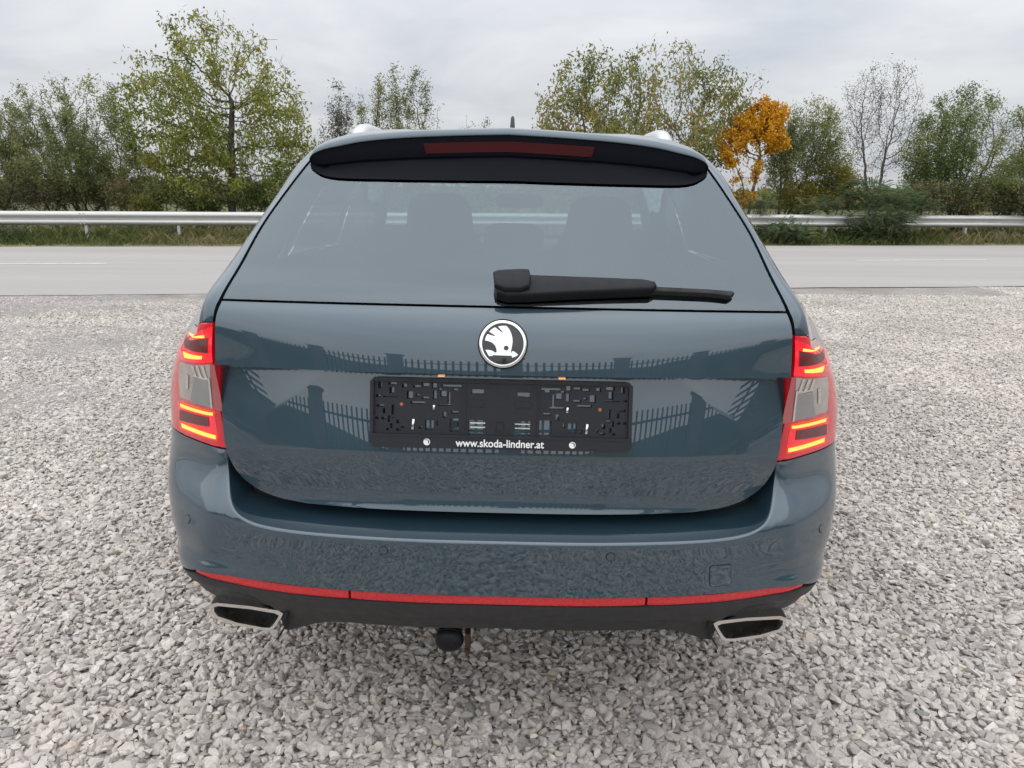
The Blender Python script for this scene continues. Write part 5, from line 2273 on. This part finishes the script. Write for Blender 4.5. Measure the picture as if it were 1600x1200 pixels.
# grass of the verge: nobody could count it
rg = np.random.default_rng(99)
nG = 90000
tt = rg.uniform(-30, 34, nG)
ww = np.concatenate([rg.beta(1.3, 1.2, nG * 2 // 3) * 1.9, rg.uniform(1.2, 6, nG - nG * 2 // 3)])
keep = fbm(tt * .9, ww * 1.4, 21, 1.3, 3) + .25 * ww > .40
tt, ww = tt[keep], ww[keep]
base = np.array([0, Y_FAR])[None] + RD[None] * tt[:, None] + RNRM[None] * (ww + .06)[:, None]
n = len(tt)
patch = fbm(base[:, 0] * .7, base[:, 1] * 1.1, 31, 1., 3)
h = (.05 + .26 * rg.random(n) ** 1.8) * np.clip(.35 + ww / 1.1, .35, 1.15) * (.6 + .8 * patch)
lean = rg.normal(size=(n, 2)) * .45
C = np.c_[base, np.full(n, .03)]
tipv = C + np.c_[lean * h[:, None], h]
mid = C + np.c_[lean * h[:, None] * .35, h * .6]
sd = np.c_[rg.normal(size=(n, 2)), np.zeros(n)]
sd /= np.linalg.norm(sd, axis=1, keepdims=True)
wdt = (.0045 + .005 * rg.random(n))[:, None]
V = np.stack([C - sd * wdt, C + sd * wdt, tipv, mid - sd * wdt * 1.1], 1).reshape(-1, 3)
tint = np.clip(.36 + 1.0 * (fbm(base[:, 0] * .45, base[:, 1] * .9, 57, 1., 3) - .5) * 1.8 + rg.normal(size=n) * .2 + .06, 0, 1)
me = fast_mesh('grass', V, np.arange(n * 4).reshape(-1, 4), {'tint': ('POINT', np.repeat(tint, 4))})
o = link_mesh('grass', me, None, grass_m)
tag(o, 'dry green and straw-coloured grass along the far road edge', 'grass', kind='stuff')

# far-off wood that closes the view low behind the trees
rg = np.random.default_rng(123)
n = 46000
x = rg.uniform(-150, 160, n)
y = rg.uniform(62, 78, n)
top = .7 + 1.5 * fbm(x * .09, y * .03, 41, 1., 4)
z = top * rg.random(n) ** .7
V, Fc, ti = leaf_quads(np.c_[x, y, z], .75, .5, .0, rg, np.clip(.4 + .8 * (fbm(x * .12, z * .3, 44, 1., 3) - .5) + rg.normal(size=n) * .12, 0, 1))
o = link_mesh('far_woodland', fast_mesh('far_woodland', V, Fc, {'tint': ('POINT', ti)}), None, brown_l)
tag(o, 'low far-off woodland behind the roadside trees', 'woodland', kind='stuff')

# ================================================================== BEHIND THE CAMERA (mirrored in the paintwork)
fence_m = noise_rough(pmat('fence_paint', (.05, .055, .06), .5), .4, .6, 20)
conc = surf_mat('pillar_render', (.16, .15, .14), (.22, .21, .195), 3.)
FY = -11.5
fence = empty('yard_fence', (0, FY, 0), 'tall dark paling fence with grey pillars mirrored in the tailgate paint', 'fence')
bm = bmesh.new()
add_box(bm, (0, 0, 1.15), (.055, .03, 2.0), bevel=.004)
bar0 = bmobj('bar', bm, fence_m, fence)
bm = bmesh.new()
add_box(bm, (0, 0, 1.2), (.40, .40, 2.4), bevel=.02)
add_box(bm, (0, 0, 2.44), (.50, .50, .09), bevel=.02)
pil0 = bmobj('pillar', bm, conc, fence)
bm = bmesh.new()
add_box(bm, (0, .04, 1.90), (2.2, .04, .05))
add_box(bm, (0, .04, .40), (2.2, .04, .05))
rl0 = bmobj('cross_rail', bm, fence_m, fence)
fb, fp, fr_ = True, True, True
for k in range(-8, 9):
    for src, px_ in ((pil0, k * 2.6),):
        q = src if fp else src.copy()
        if not fp:
            COL.objects.link(q)
            q.parent = fence
        fp = False
        q.location = (px_, 0, 0)
    if k < 8:
        q = rl0 if fr_ else rl0.copy()
        if not fr_:
            COL.objects.link(q)
            q.parent = fence
        fr_ = False
        q.location = (k * 2.6 + 1.3, 0, 0)
        for i in range(13):
            q = bar0 if fb else bar0.copy()
            if not fb:
                COL.objects.link(q)
                q.parent = fence
            fb = False
            q.location = (k * 2.6 + .30 + i * .1667, 0, 0)
# a wooded slope behind the yard
hill_m = surf_mat('wooded_hill', (.025, .036, .018), (.050, .062, .030), .08, bump=.6, bscale=.4, bdist=1.)
hx = np.linspace(-260, 260, 80)
hy = np.linspace(-60, -260, 24)
HX, HY = np.meshgrid(hx, hy)
HZ = np.clip((-60 - HY) / 60, 0, 1) * (4.5 + 9 * fbm(HX, HY, 77, .012, 4) + 4 * np.clip(np.abs(HX) / 200, 0, 1))
P = np.stack([HX, HY, HZ - .5], -1)
o = link_mesh('hill', fast_mesh('hill', P.reshape(-1, 3), gridfaces(24, 80), smooth=True), None, hill_m)
tag(o, kind='structure')
